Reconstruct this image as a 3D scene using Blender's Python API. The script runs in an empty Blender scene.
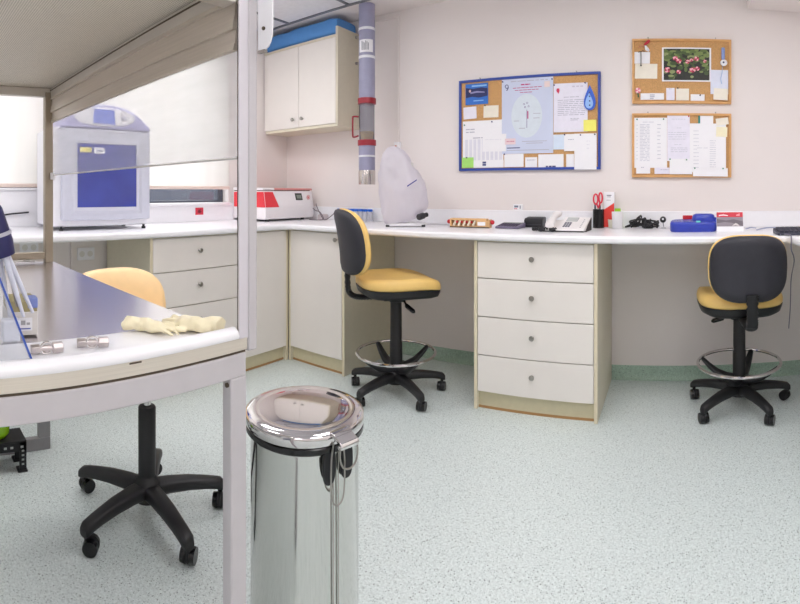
import bpy, bmesh, math, random
from mathutils import Vector, Matrix, Euler
from math import sin, cos, tan, pi, radians as R, hypot, atan2
random.seed(7)
sc = bpy.context.scene
COL = sc.collection
EYE = 1.148            # height of the camera above the floor (m)
PX0, PF, PY = 669.8, 491.7, 191.5   # panorama calibration: column of due north, pixels per radian, horizon row

def wall_pt(x, y, Y=3.0):
    "point of the plane Y=const seen at a photograph pixel (used to read sizes off the photo)"
    a = (x - PX0) / PF
    return Y * tan(a), EYE + (PY - y) / PF * Y / cos(a)

def on_z(x, y, z):
    "point of the horizontal plane z seen at a photograph pixel"
    a = (x - PX0) / PF
    r = PF * (EYE - z) / (y - PY)
    return r * sin(a), r * cos(a)

def lin(c):
    c = c / 255.0
    return c / 12.92 if c <= 0.04045 else ((c + 0.055) / 1.055) ** 2.4
def rgb(r, g, b): return (lin(r), lin(g), lin(b), 1.0)

MATS = {}
def mat(name, col, rough=0.5, metal=0.0, noise=0.03, scale=30.0, bump=0.0, bscale=200.0, spec=0.5, alpha=1.0, trans=0.0, coat=0.0, aniso=0.0, stretch=None):
    if name in MATS: return MATS[name]
    m = bpy.data.materials.new(name); m.use_nodes = True
    nt = m.node_tree; N = nt.nodes; L = nt.links
    p = N['Principled BSDF']
    p.inputs['Roughness'].default_value = rough
    p.inputs['Metallic'].default_value = metal
    p.inputs['Specular IOR Level'].default_value = spec
    p.inputs['Alpha'].default_value = alpha
    p.inputs['Transmission Weight'].default_value = trans
    p.inputs['Coat Weight'].default_value = coat
    if aniso: p.inputs['Anisotropic'].default_value = aniso
    tc = N.new('ShaderNodeTexCoord')
    mp = N.new('ShaderNodeMapping')
    if stretch: mp.inputs['Scale'].default_value = stretch
    L.new(tc.outputs['Object'], mp.inputs['Vector'])
    nz = N.new('ShaderNodeTexNoise'); nz.inputs['Scale'].default_value = scale; nz.inputs['Detail'].default_value = 3
    L.new(mp.outputs[0], nz.inputs['Vector'])
    rp = N.new('ShaderNodeValToRGB')
    k0, k1 = 1 - noise, 1 + noise
    rp.color_ramp.elements[0].position = 0.3; rp.color_ramp.elements[1].position = 0.7
    rp.color_ramp.elements[0].color = (col[0] * k0, col[1] * k0, col[2] * k0, 1)
    rp.color_ramp.elements[1].color = (min(col[0] * k1, 1), min(col[1] * k1, 1), min(col[2] * k1, 1), 1)
    L.new(nz.outputs['Fac'], rp.inputs['Fac']); L.new(rp.outputs['Color'], p.inputs['Base Color'])
    if bump:
        n2 = N.new('ShaderNodeTexNoise'); n2.inputs['Scale'].default_value = bscale; n2.inputs['Detail'].default_value = 2
        L.new(mp.outputs[0], n2.inputs['Vector'])
        b = N.new('ShaderNodeBump'); b.inputs['Strength'].default_value = bump; b.inputs['Distance'].default_value = 0.002
        L.new(n2.outputs['Fac'], b.inputs['Height']); L.new(b.outputs['Normal'], p.inputs['Normal'])
    MATS[name] = m
    return m

def flat(name, r, g, b, rough=0.6, **k):
    return mat(name, rgb(r, g, b), rough, **k)

def sheet_mix(name, col, transp, rough=0.1, gloss=0.1, translucent=0.0):
    "thin see-through sheet: transparent mixed with a diffuse/translucent haze and a mirror gloss"
    m = bpy.data.materials.new(name); m.use_nodes = True
    nt = m.node_tree; N = nt.nodes; L = nt.links; N.clear()
    out = N.new('ShaderNodeOutputMaterial')
    t = N.new('ShaderNodeBsdfTransparent'); d = N.new('ShaderNodeBsdfDiffuse'); d.inputs[0].default_value = col
    body = d
    if translucent:
        tl = N.new('ShaderNodeBsdfTranslucent'); tl.inputs[0].default_value = col
        mx = N.new('ShaderNodeMixShader'); mx.inputs[0].default_value = translucent
        L.new(d.outputs[0], mx.inputs[1]); L.new(tl.outputs[0], mx.inputs[2]); body = mx
    nz = N.new('ShaderNodeTexNoise'); nz.inputs['Scale'].default_value = 8
    mr = N.new('ShaderNodeMapRange'); mr.inputs['To Min'].default_value = max(transp - 0.03, 0); mr.inputs['To Max'].default_value = min(transp + 0.03, 1)
    L.new(nz.outputs['Fac'], mr.inputs['Value'])
    m1 = N.new('ShaderNodeMixShader'); L.new(mr.outputs[0], m1.inputs[0]); L.new(body.outputs[0], m1.inputs[1]); L.new(t.outputs[0], m1.inputs[2])
    g = N.new('ShaderNodeBsdfGlossy'); g.inputs['Roughness'].default_value = rough
    m2 = N.new('ShaderNodeMixShader'); m2.inputs[0].default_value = gloss * .5
    L.new(m1.outputs[0], m2.inputs[1]); L.new(g.outputs[0], m2.inputs[2])
    L.new(m2.outputs[0], out.inputs[0])
    MATS[name] = m
    return m

def emit(name, col, s):
    m = bpy.data.materials.new(name); m.use_nodes = True
    nt = m.node_tree; N = nt.nodes; N.clear()
    o = N.new('ShaderNodeOutputMaterial'); e = N.new('ShaderNodeEmission'); e.inputs[0].default_value = col; e.inputs[1].default_value = s
    nt.links.new(e.outputs[0], o.inputs[0]); MATS[name] = m
    return m

WL = {}
def tag(o, label=None, cat=None, group=None, kind=None):
    if label: o['label'] = label
    if cat: o['category'] = cat
    if group: o['group'] = group
    if kind: o['kind'] = kind
    return o
def thing(name, label, cat, loc=(0, 0, 0), rz=0.0, group=None):
    o = bpy.data.objects.new(name, None); COL.objects.link(o)
    o.location = loc; o.rotation_euler = (0, 0, rz); o.empty_display_size = 0.1
    WL[o.name] = Vector(loc)
    return tag(o, label, cat, group)

class B:
    "collects shapes into ONE mesh"
    def __init__(s): s.bm = bmesh.new(); s.X = Matrix.Identity(4)
    def _v(s, p): return s.bm.verts.new(s.X @ Vector(p))
    def face(s, vs, mi=0):
        try: f = s.bm.faces.new(vs); f.material_index = mi; return f
        except ValueError: return None
    def box(s, x0, x1, y0, y1, z0, z1, mi=0):
        v = [s._v((x, y, z)) for x in (x0, x1) for y in (y0, y1) for z in (z0, z1)]
        for q in ((0, 1, 3, 2), (4, 6, 7, 5), (0, 4, 5, 1), (2, 3, 7, 6), (0, 2, 6, 4), (1, 5, 7, 3)): s.face([v[i] for i in q], mi)
        return s
    def prism(s, pts, axis, a0, a1, mi=0):
        "2D polygon extruded along axis ('x','y','z')"
        def P(u, w, a): return {'x': (a, u, w), 'y': (u, a, w), 'z': (u, w, a)}[axis]
        lo = [s._v(P(u, w, a0)) for u, w in pts]; hi = [s._v(P(u, w, a1)) for u, w in pts]
        n = len(pts); s.face(lo[::-1], mi); s.face(hi, mi)
        for i in range(n): s.face([lo[i], lo[(i + 1) % n], hi[(i + 1) % n], hi[i]], mi)
        return s
    def loft(s, rings, mi=0, cap=True, closed=True):
        R_ = [[s._v(p) for p in r] for r in rings]; n = len(R_[0])
        for a, b in zip(R_, R_[1:]):
            for i in range(n if closed else n - 1): s.face([a[i], a[(i + 1) % n], b[(i + 1) % n], b[i]], mi)
        if cap: s.face(R_[0][::-1], mi); s.face(R_[-1], mi)
        return s
    def lathe(s, prof, c=(0, 0, 0), n=32, mi=0, cap=True):
        rings = [[(c[0] + r * cos(2 * pi * i / n), c[1] + r * sin(2 * pi * i / n), c[2] + z) for i in range(n)] for r, z in prof]
        return s.loft(rings, mi, cap)
    def tube(s, pts, r=0.003, n=8, mi=0, closed=False, radii=None, flatz=1.0):
        P = [Vector(p) for p in pts]; m = len(P); rings = []; up = Vector((0, 0, 1)); prev = None
        for i in range(m):
            t = (P[(i + 1) % m] - P[i - 1]) if closed else (P[min(i + 1, m - 1)] - P[max(i - 1, 0)])
            if t.length < 1e-9: t = Vector((0, 0, 1))
            t.normalize()
            a = prev - t * prev.dot(t) if prev is not None else (up.cross(t) if abs(t.dot(up)) < 0.95 else Vector((1, 0, 0)).cross(t))
            a.normalize(); b = t.cross(a); prev = a
            rr = radii[i] if radii else r
            rings.append([P[i] + a * cos(2 * pi * k / n) * rr + b * sin(2 * pi * k / n) * rr * flatz for k in range(n)])
        if closed: rings.append(rings[0])
        if closed:
            R_ = [[s._v(p) for p in q] for q in rings[:-1]]
            for i in range(m):
                A, C = R_[i], R_[(i + 1) % m]
                for k in range(n): s.face([A[k], A[(k + 1) % n], C[(k + 1) % n], C[k]], mi)
            return s
        return s.loft(rings, mi, True)
    def cyl(s, p0, p1, r0, r1=None, n=20, mi=0):
        return s.tube([p0, p1], n=n, mi=mi, radii=[r0, r0 if r1 is None else r1])
    def ball(s, c, r, mi=0, n=12, sc_=(1, 1, 1)):
        prof = [(r * sin(pi * k / n) if 0 < k < n else r * 0.02, -r * cos(pi * k / n)) for k in range(n + 1)]
        rings = [[(c[0] + q * cos(2 * pi * i / (n * 2)) * sc_[0], c[1] + q * sin(2 * pi * i / (n * 2)) * sc_[1], c[2] + z * sc_[2]) for i in range(n * 2)] for q, z in prof]
        return s.loft(rings, mi, True)
    def build(s, name, mats, parent=None, world=True, bevel=0.0, seg=2, sharp=35, kind=None, label=None, solid=0, sub=0):
        if not isinstance(mats, (list, tuple)): mats = [mats]
        bmesh.ops.recalc_face_normals(s.bm, faces=s.bm.faces)
        if parent is not None and world:
            off = WL[parent.name]; bmesh.ops.translate(s.bm, verts=s.bm.verts, vec=-off)
        for f in s.bm.faces: f.smooth = True
        for e in s.bm.edges:
            if len(e.link_faces) != 2 or e.calc_face_angle(0) > R(sharp): e.smooth = False
        me = bpy.data.meshes.new(name); s.bm.to_mesh(me); s.bm.free()
        for m in mats: me.materials.append(m)
        o = bpy.data.objects.new(name, me); COL.objects.link(o)
        if parent is not None:
            o.parent = parent; WL[o.name] = WL[parent.name] if world else Vector((0, 0, 0))
        else: WL[o.name] = Vector((0, 0, 0))
        if bevel:
            b = o.modifiers.new('bevel', 'BEVEL'); b.width = bevel; b.segments = seg; b.limit_method = 'ANGLE'; b.angle_limit = R(40); b.harden_normals = False
        if sub:
            b = o.modifiers.new('sub', 'SUBSURF'); b.levels = sub; b.render_levels = sub
        if kind: o['kind'] = kind
        if label: o['label'] = label
        return o
def superell(a, b, n=3.0, N=40, cx=0, cy=0):
    out = []
    for i in range(N):
        t = 2 * pi * i / N; c, s = cos(t), sin(t)
        out.append((cx + a * math.copysign(abs(c) ** (2 / n), c), cy + b * math.copysign(abs(s) ** (2 / n), s)))
    return out
def rrect(x0, x1, y0, y1, r, k=5):
    out = []
    for cx, cy, a0 in ((x1 - r, y1 - r, 0), (x0 + r, y1 - r, 90), (x0 + r, y0 + r, 180), (x1 - r, y0 + r, 270)):
        for i in range(k + 1):
            a = R(a0 + 90 * i / k); out.append((cx + r * cos(a), cy + r * sin(a)))
    return out
def spline(pts, k=6, closed=False):
    P = [Vector(p) for p in pts]; n = len(P); out = []
    rng = range(n if closed else n - 1)
    for i in rng:
        p0 = P[(i - 1) % n] if closed or i > 0 else P[0]; p1 = P[i]; p2 = P[(i + 1) % n]; p3 = P[(i + 2) % n] if closed or i + 2 < n else P[-1]
        for j in range(k):
            t = j / k
            out.append(0.5 * ((2 * p1) + (p2 - p0) * t + (2 * p0 - 5 * p1 + 4 * p2 - p3) * t * t + (3 * p1 - p0 - 3 * p2 + p3) * t ** 3))
    if not closed: out.append(P[-1])
    return out
def text(body, size, loc, rot, m, name, parent, extrude=0.0003, align='CENTER'):
    cu = bpy.data.curves.new(name, 'FONT'); cu.body = body; cu.size = size; cu.extrude = extrude; cu.align_x = align; cu.align_y = 'CENTER'
    o = bpy.data.objects.new(name, cu); COL.objects.link(o); cu.materials.append(m)
    o.parent = parent; o.location = Vector(loc) - (WL[parent.name]); o.rotation_euler = rot
    return o
# ---------------------------------------------------------------- materials
def floor_mat(name, base, dark, light, rough=0.32):
    m = bpy.data.materials.new(name); m.use_nodes = True
    nt = m.node_tree; N = nt.nodes; L = nt.links; p = N['Principled BSDF']
    tc = N.new('ShaderNodeTexCoord')
    def specks(scale, lo, hi, seed):
        mp = N.new('ShaderNodeMapping'); mp.inputs['Location'].default_value = (seed, seed * 2, seed * 3); L.new(tc.outputs['Object'], mp.inputs[0])
        v = N.new('ShaderNodeTexVoronoi'); v.inputs['Scale'].default_value = scale; v.inputs['Randomness'].default_value = 1; L.new(mp.outputs[0], v.inputs['Vector'])
        sp = N.new('ShaderNodeSeparateColor'); L.new(v.outputs['Color'], sp.inputs[0])
        gt = N.new('ShaderNodeMath'); gt.operation = 'GREATER_THAN'; gt.inputs[1].default_value = hi; L.new(sp.outputs[0], gt.inputs[0])
        lt = N.new('ShaderNodeMath'); lt.operation = 'LESS_THAN'; lt.inputs[1].default_value = lo; L.new(v.outputs['Distance'], lt.inputs[0])
        mu = N.new('ShaderNodeMath'); mu.operation = 'MULTIPLY'; L.new(gt.outputs[0], mu.inputs[0]); L.new(lt.outputs[0], mu.inputs[1])
        return mu.outputs[0]
    nz = N.new('ShaderNodeTexNoise'); nz.inputs['Scale'].default_value = 120; nz.inputs['Detail'].default_value = 4; L.new(tc.outputs['Object'], nz.inputs['Vector'])
    rp = N.new('ShaderNodeValToRGB'); rp.color_ramp.elements[0].position = 0.35; rp.color_ramp.elements[1].position = 0.65
    rp.color_ramp.elements[0].color = tuple(c * 0.86 for c in base[:3]) + (1,); rp.color_ramp.elements[1].color = tuple(min(c * 1.1, 1) for c in base[:3]) + (1,)
    L.new(nz.outputs['Fac'], rp.inputs['Fac'])
    col = rp.outputs['Color']
    for scale, lo, hi, c, sd, f in ((260, 0.42, 0.72, light, 1.3, 0.7), (240, 0.42, 0.78, dark, 4.1, 0.55), (170, 0.36, 0.88, dark, 7.7, 0.9), (150, 0.32, 0.95, rgb(70, 78, 76), 2.9, 0.8)):
        s = specks(scale, lo, hi, sd)
        fm = N.new('ShaderNodeMath'); fm.operation = 'MULTIPLY'; fm.inputs[1].default_value = f; L.new(s, fm.inputs[0])
        mx = N.new('ShaderNodeMix'); mx.data_type = 'RGBA'; L.new(fm.outputs[0], mx.inputs['Factor']); L.new(col, mx.inputs['A']); mx.inputs['B'].default_value = c
        col = mx.outputs['Result']
    L.new(col, p.inputs['Base Color']); p.inputs['Roughness'].default_value = rough
    n2 = N.new('ShaderNodeTexNoise'); n2.inputs['Scale'].default_value = 160; L.new(tc.outputs['Object'], n2.inputs['Vector'])
    b = N.new('ShaderNodeBump'); b.inputs['Strength'].default_value = 0.15; b.inputs['Distance'].default_value = 0.001
    L.new(n2.outputs['Fac'], b.inputs['Height']); L.new(b.outputs['Normal'], p.inputs['Normal'])
    MATS[name] = m
    return m
m_floor = floor_mat('mint_terrazzo_vinyl', rgb(211, 221, 219), rgb(138, 152, 150), rgb(234, 240, 240))
m_cove = floor_mat('green_terrazzo_vinyl', rgb(168, 193, 176), rgb(112, 138, 122), rgb(200, 215, 203), 0.45)
m_wall = flat('pinkish_white_paint', 232, 225, 222, 0.75, bump=0.08, bscale=120, noise=0.012, scale=3)
m_ceil = flat('ceiling_tile_white', 226, 226, 230, 0.8, bump=0.3, bscale=300)
m_ceil_grid = flat('ceiling_grid_grey', 120, 122, 128, 0.5)
m_white = flat('white_laminate', 240, 240, 243, 0.28, noise=0.01)
m_wsill = flat('white_sill', 238, 238, 242, 0.4, noise=0.01)
m_cream = flat('cream_laminate', 233, 228, 222, 0.4, noise=0.015, scale=6)
m_edge = flat('cream_edge_band', 224, 214, 186, 0.4, noise=0.02)
m_side = flat('cream_side_board', 218, 211, 190, 0.45, noise=0.02)
m_plinth = flat('plinth_beige', 205, 197, 166, 0.5, noise=0.03)
m_brown = flat('brown_base_strip', 170, 130, 82, 0.5)
m_gapdark = flat('dark_joint', 92, 80, 66, 0.8)  # even dark brown for joints, slots, bolts and the bow cord
m_chrome = flat('chrome', 215, 212, 212, 0.08, metal=1.0, noise=0.01)
m_satin = flat('satin_nickel', 170, 166, 160, 0.28, metal=1.0, noise=0.02)
m_black = flat('black_plastic', 26, 26, 30, 0.42, noise=0.06, bump=0.1, bscale=400)
m_blackg = flat('black_gloss', 14, 14, 17, 0.2, noise=0.05)
m_grey = flat('grey_paint', 148, 147, 149, 0.45)
m_winframe = flat('slate_window_frame', 84, 88, 100, 0.4)
m_paper = flat('white_paper', 240, 240, 243, 0.8, noise=0.01)
m_red = flat('red_plastic', 200, 36, 50, 0.35)

# ---------------------------------------------------------------- the setting
XW, YW, XR_, YB, ZC = -2.96, 3.0, 1.22, -2.3, 2.44
B().box(XW - .1, XR_ + .1, YB - .1, YW + .1, -.1, 0).build('floor', m_floor, kind='structure')
B().box(XW - .1, XR_ + .1, YW, YW + .12, 0, 2.7).build('wall_back', m_wall, kind='structure')
B().box(XR_, XR_ + .12, YB, YW, 0, 2.7).build('wall_right', m_wall, kind='structure')
B().box(XW - .1, XR_ + .1, YB - .12, YB, 0, 2.7).build('wall_rear', m_wall, kind='structure')
# left wall with two window openings  (z 1.06 .. 2.30)
wins = [(-1.9, 0.90), (1.22, 2.36)]
wl = B(); x0, x1 = XW - .14, XW
wl.box(x0, x1, YB, YW, 0, 1.06); wl.box(x0, x1, -1.9, .90, 1.06, 1.165); wl.box(x0, x1, YB, YW, 2.30, 2.7)
wl.box(x0, x1, YB, wins[0][0], 1.06, 2.30); wl.box(x0, x1, wins[0][1], wins[1][0], 1.06, 2.30); wl.box(x0, x1, wins[1][1], YW, 1.06, 2.30)
wl.build('wall_left', m_wall, kind='structure')
# suspended tile ceiling with its grid, plaster margin along the back wall
cl = B(); cl.box(XW - .1, XR_ + .1, YB - .1, 2.71, ZC + .004, ZC + .03, 0)
gx = XW + .31
while gx < XR_:
    cl.box(gx - .012, gx + .012, YB, 2.71, ZC - .002, ZC + .006, 1); gx += .58
gy = 2.71
while gy > YB:
    cl.box(XW, XR_, gy - .012, gy + .012, ZC - .003, ZC + .005, 1); gy -= .58
cl.build('ceiling', [m_ceil, m_ceil_grid], kind='structure')
B().box(XW, XR_, 2.722, YW, ZC, ZC + .05).build('ceiling_margin', m_wall, kind='structure')
B().box(.474, XR_, 2.70, YW, 2.275, ZC).build('ceiling_soffit', m_wall, kind='structure', bevel=.006)
# coved vinyl upstand
def upstand(name, pts):
    "pts: (x,y) run, normal side to the left of travel"
    b = B(); prof = [(0, 0), (.022, 0), (.022, .004), (.010, .014), (.005, .032), (.004, .085), (0, .085)]
    rings = []
    for (px, py), (nx, ny) in pts:
        rings.append([(px + nx * u, py + ny * u, w) for u, w in prof])
    b.loft(rings); return b.build(name, m_cove, kind='structure')
upstand('baseboard_back', [((-1.87, YW), (0, -1)), ((XR_, YW), (0, -1))])
upstand('baseboard_left', [((XW, YB), (1, 0)), ((XW, 1.33), (1, 0))])
upstand('baseboard_right', [((XR_, YB), (-1, 0)), ((XR_, YW), (-1, 0))])
upstand('baseboard_rear', [((XW, YB), (0, 1)), ((XR_, YB), (0, 1))])
# white dado board under the windows, down to the bench
B().box(XW, XW + .022, .93, YW, .93, 1.06).box(XW, XW + .022, -1.9, .93, .93, 1.155).build('trim_1', m_wsill, kind='structure', bevel=.003)
B().box(XW - .12, XW + .035, wins[0][0], wins[0][1], 1.155, 1.170).build('window_sill_1', m_wsill, kind='structure', bevel=.003)
B().box(XW - .12, XW + .035, wins[1][0], wins[1][1], 1.045, 1.066).build('window_sill_2', m_wsill, kind='structure', bevel=.003)
m_glass = sheet_mix('window_glass', rgb(190, 200, 210), .93, .02, .08)
for i, (a, b_) in enumerate(wins):
    w = thing('window_%d' % (i + 1), None, None, (XW - .1, a, 1.066)); w['kind'] = 'structure'
    f = B(); X0, X1 = XW - .12, XW - .07
    f.box(X0, X1, a, b_, 1.066, 1.18 if i == 0 else 1.082); f.box(X0, X1, a, b_, 2.24, 2.30)
    n = 3 if i == 0 else 1
    ys = [a + (b_ - a) * k / n for k in range(n + 1)]
    for k, y in enumerate(ys):
        lo, hi = (y, y + .05) if k == 0 else ((y - .05, y) if k == n else (y - .03, y + .03))
        f.box(X0, X1, lo, hi, 1.082, 2.24)
    f.build('window_frame', m_winframe, w, bevel=.003)
    for k in range(n): B().box(XW - .098, XW - .092, ys[k] + .03, ys[k + 1] - .03, 1.082, 2.24).build('glass', m_glass, w)
# terrace wall outside, at eye level behind the glass
B().box(-6.2, -6.0, -6, 9, 0, 1.42).build('exterior_wall', flat('slate_render', 52, 56, 70, .8), kind='structure')
B().box(-9, XW - .16, -6, 9, -.3, -.1).build('exterior_ground', flat('paving', 150, 150, 150, .8), kind='structure')
# door behind the camera
d = thing('door_1', None, None, (.3, YB + .02, 0)); d['kind'] = 'structure'
B().box(-.55, .35, YB + .005, YB + .045, 0, 2.05).build('door_leaf', flat('door_grey_blue', 150, 156, 168, .5), d, bevel=.003)
db = B(); db.box(-.62, -.55, YB, YB + .06, 0, 2.12); db.box(.35, .42, YB, YB + .06, 0, 2.12); db.box(-.62, .42, YB, YB + .06, 2.05, 2.12)
db.build('door_frame', m_white, d, bevel=.003)
B().cyl((.26, YB + .05, 1.02), (.26, YB + .10, 1.02), .012).cyl((.26, YB + .095, 1.02), (.14, YB + .095, 1.02), .01).build('door_handle', m_satin, d)

# roller blinds
def blind_mat():
    m = bpy.data.materials.new('blind_fabric'); m.use_nodes = True; nt = m.node_tree; N = nt.nodes; L = nt.links; N.clear()
    o = N.new('ShaderNodeOutputMaterial'); d_ = N.new('ShaderNodeBsdfDiffuse'); t = N.new('ShaderNodeBsdfTranslucent'); mx = N.new('ShaderNodeMixShader')
    wv = N.new('ShaderNodeTexNoise'); wv.inputs['Scale'].default_value = 2.0; tc = N.new('ShaderNodeTexCoord'); mp = N.new('ShaderNodeMapping'); mp.inputs['Scale'].default_value = (1, 3, .35)
    L.new(tc.outputs['Object'], mp.inputs[0]); L.new(mp.outputs[0], wv.inputs['Vector'])
    rp = N.new('ShaderNodeValToRGB'); rp.color_ramp.elements[0].color = rgb(226, 219, 212); rp.color_ramp.elements[1].color = rgb(246, 243, 238)
    L.new(wv.outputs['Fac'], rp.inputs[0]); L.new(rp.outputs[0], d_.inputs[0]); L.new(rp.outputs[0], t.inputs[0])
    mx.inputs[0].default_value = .5; L.new(d_.outputs[0], mx.inputs[1]); L.new(t.outputs[0], mx.inputs[2]); L.new(mx.outputs[0], o.inputs[0])
    MATS['blind'] = m; return m
m_blind = blind_mat()
for (a, b_, zb, lab) in ((-1.86, .915, 1.185, 'white roller blind drawn down over the window behind the glass enclosure at far left'),
                         (1.24, 2.345, 1.176, 'white roller blind over the window between the bench-top incubator and the centrifuge')):
    t = thing('roller_blind', lab, 'blind', (XW + .02, (a + b_) / 2, zb), 0, 'roller blinds on the window wall')
    bl = B(); n = 44
    ring = []
    for k in range(n + 1):
        y = a + (b_ - a) * k / n; wob = .004 * sin(y * 9) + .003 * sin(y * 23 + 1)
        ring.append((XW + .024 + wob, y))
    vs = [[bl._v((x, y, z)) for x, y in ring] for z in (zb + .01, 1.7, 2.34)]
    for r0, r1 in zip(vs, vs[1:]):
        for k in range(n): bl.face([r0[k], r0[k + 1], r1[k + 1], r1[k]])
    bl.build('fabric', m_blind, t)
    B().box(XW + .014, XW + .036, a, b_, zb - .012, zb + .012).build('bottom_bar', flat('blind_bar', 226, 208, 198, .5), t, bevel=.004)
    B().cyl((XW + .035, a, 2.36), (XW + .035, b_, 2.36), .028).build('roller', m_white, t)

# ceiling light panels
m_em = emit('light_diffuser', (1, .975, .985, 1), 12.5)
LP = [(-1.80, .39), (.52, .39), (-.64, -.77), (-.64, 1.55), (-2.38, 1.55), (.52, 1.55), (-1.80, -1.35), (.52, -1.35)]
first = None
for i, (lx, ly) in enumerate(LP):
    if first is None:
        t = thing('ceiling_light', 'square recessed ceiling light panel set in the tile grid', 'light', (lx, ly, ZC - .012), 0, 'recessed ceiling light panels')
        f = B()
        for (p, q, r_, s_) in ((-.29, .29, -.29, -.265), (-.29, .29, .265, .29), (-.29, -.265, -.265, .265), (.265, .29, -.265, .265)): f.box(p, q, r_, s_, -.004, .012)
        fo = f.build('light_frame', m_white, t, world=False)
        do = B().box(-.265, .265, -.265, .265, .002, .010).build('diffuser', m_em, t, world=False)
        first = t
    else:
        c = first.copy(); COL.objects.link(c); c.location = (lx, ly, ZC - .012)
        for ch in (fo, do):
            e = ch.copy(); COL.objects.link(e); e.parent = c
# ---------------------------------------------------------------- bench worktop (one continuous U-shaped top)
YF, XFL, XFR = 2.36, -2.316, .585
wt = thing('worktop', 'long white laminate bench top with upstand running round three walls', 'worktop', (-1.0, 2.7, .893))
pts = [(XW + .002, -1.8), (XFL, -1.8), (XFL, 2.30), (XFL + .02, 2.335), (XFL + .06, YF), (XFR - .06, YF), (XFR - .02, 2.34), (XFR, 2.30), (XFR, 1.0), (XR_ - .002, 1.0), (XR_ - .002, YW - .002), (XW + .002, YW - .002)]
B().prism(pts, 'z', .893, .930).build('counter_slab', m_white, wt, bevel=.012, seg=3)
sp = B(); sp.box(XW + .024, XR_ - .004, YW - .022, YW - .002, .930, 1.028); sp.box(XR_ - .022, XR_ - .002, 1.0, YW - .022, .930, 1.028)
sp.build('backsplash', m_white, wt, bevel=.004)

# ---------------------------------------------------------------- cabinets.  local frame: x along the front, y into the depth
def knob(b, x, z, y=0):
    prof = [(.006, 0), (.006, .012), (.013, .016), (.014, .022), (.011, .026), (.002, .027)]
    rings = [[(x + r * cos(a), y - h, z + r * sin(a)) for a in [2 * pi * i / 16 for i in range(16)]] for r, h in prof]
    b.loft(rings)
def cabinet(label, loc, rz, w, dep, fronts, cat='cabinet', name='drawer_cabinet', flush_sides=True):
    t = thing(name, label, cat, loc, rz)
    th = .018
    b = B()
    b.box(0, th, 0, dep, 0, .890); b.box(w - th, w, 0, dep, 0, .890)
    b.box(th, w - th, dep - .012, dep, .09, .890); b.box(th, w - th, .02, dep - .012, .09, .108); b.box(th, w - th, .02, dep - .012, .870, .890)
    o = b.build('carcass', [m_side, m_edge], t, world=False, bevel=.0015)
    for f in o.data.polygons:
        c = f.center
        if abs(c.y) < 1e-4: f.material_index = 1
    B().box(th, w - th, .030, .046, .012, .094).build('plinth', m_plinth, t, world=False)
    B().box(th, w - th, .026, .047, 0, .012).build('plinth_strip', m_brown, t, world=False)
    for (kind, x0, x1, z0, z1, kx, kz) in fronts:
        g = .0025
        d_ = B().box(x0 + g, x1 - g, .002, .020, z0 + g, z1 - g).build(kind, m_cream, t, world=False, bevel=.0015)
        if kx is not None:
            k = B(); knob(k, kx, kz, .002); k.build('knob', m_satin, d_, world=False)
    return t
w1 = .655
dr = [('drawer', .018, w1 - .018, z0, z1, w1 * .49, z1 - (z1 - z0) * .42) for z0, z1 in ((.692, .885), (.490, .692), (.288, .490), (.094, .288))]
cabinet('cream four-drawer cabinet standing free under the middle of the back bench', (-1.010, 2.40, 0), 0, w1, .59, dr, 'cabinet')
dl = [('drawer', .018, .642, z0, z1, .33, z1 - (z1 - z0) * .42) for z0, z1 in ((.692, .885), (.490, .692), (.288, .490), (.094, .288))]
cabinet('cream drawer cabinet under the window bench, beyond the yellow low-backed chair', (-2.356, 1.33, 0), R(90), .66, .575, dl, 'cabinet')
cabinet('narrow cream cabinet with a plain door at the left of the bench corner', (-2.356, 1.992, 0), R(90), .407, .575, [('door', .004, .403, .094, .885, None, None)], 'cabinet', 'base_cabinet')
cabinet('cream corner cabinet with a single knobbed door left of the back kneehole', (-2.353, 2.402, 0), 0, .481, .588, [('door', .004, .460, .094, .885, .418, .845)], 'cabinet', 'base_cabinet')
# wall cabinet
t = thing('wall_cabinet', 'cream two-door cabinet hung high in the left corner of the back wall', 'cabinet', (-2.188, 2.73, 1.614))
b = B(); xa, xb, ya, yb, za, zb = -2.955, -2.188, 2.752, 2.998, 1.614, 2.275
b.box(xb - .018, xb, 2.73, yb, za, zb + .055); b.box(xa, xa + .018, 2.752, yb, za, zb)
b.box(xa + .018, xb - .018, 2.73, yb, za, za + .02); b.box(xa, xb - .018, 2.732, yb, zb - .02, zb); b.box(xa, xb, yb - .012, yb, za + .02, zb - .02)
b.build('carcass', [m_side], t, bevel=.0015)
for (p, q, kx) in ((xa + .003, -2.575, -2.62), (-2.571, xb - .02, -2.525)):
    d_ = B().box(p, q, 2.730, 2.75, za + .023, zb - .022).build('door', m_cream, t, bevel=.0015)
    k = B(); knob(k, kx, za + .085, 2.73); k.build('knob', m_satin, d_)
# blue wrapped roll on top
b = B(); m_blue = flat('blue_fabric', 84, 146, 212, .55, bump=.25, bscale=30)
rings = []
for k in range(13):
    u = k / 12; x = -2.94 + .73 * u; s = .90 + .1 * min(1, 8 * min(u, 1 - u) + .2); wob = .006 * sin(k * 2.1)
    prof = superell(.122 * s, (.064 + .004 * sin(k * 1.3)) * s, 5.5, 24)
    rings.append([(x, 2.862 + p + wob, 2.277 + .068 * s + q) for p, q in prof])
b.loft(rings)
o = b.build('fabric_roll', m_blue, sharp=60); pass
tag(o, 'bright blue wrapped bundle lying on top of the hanging wall cabinet', 'bundle')

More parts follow.
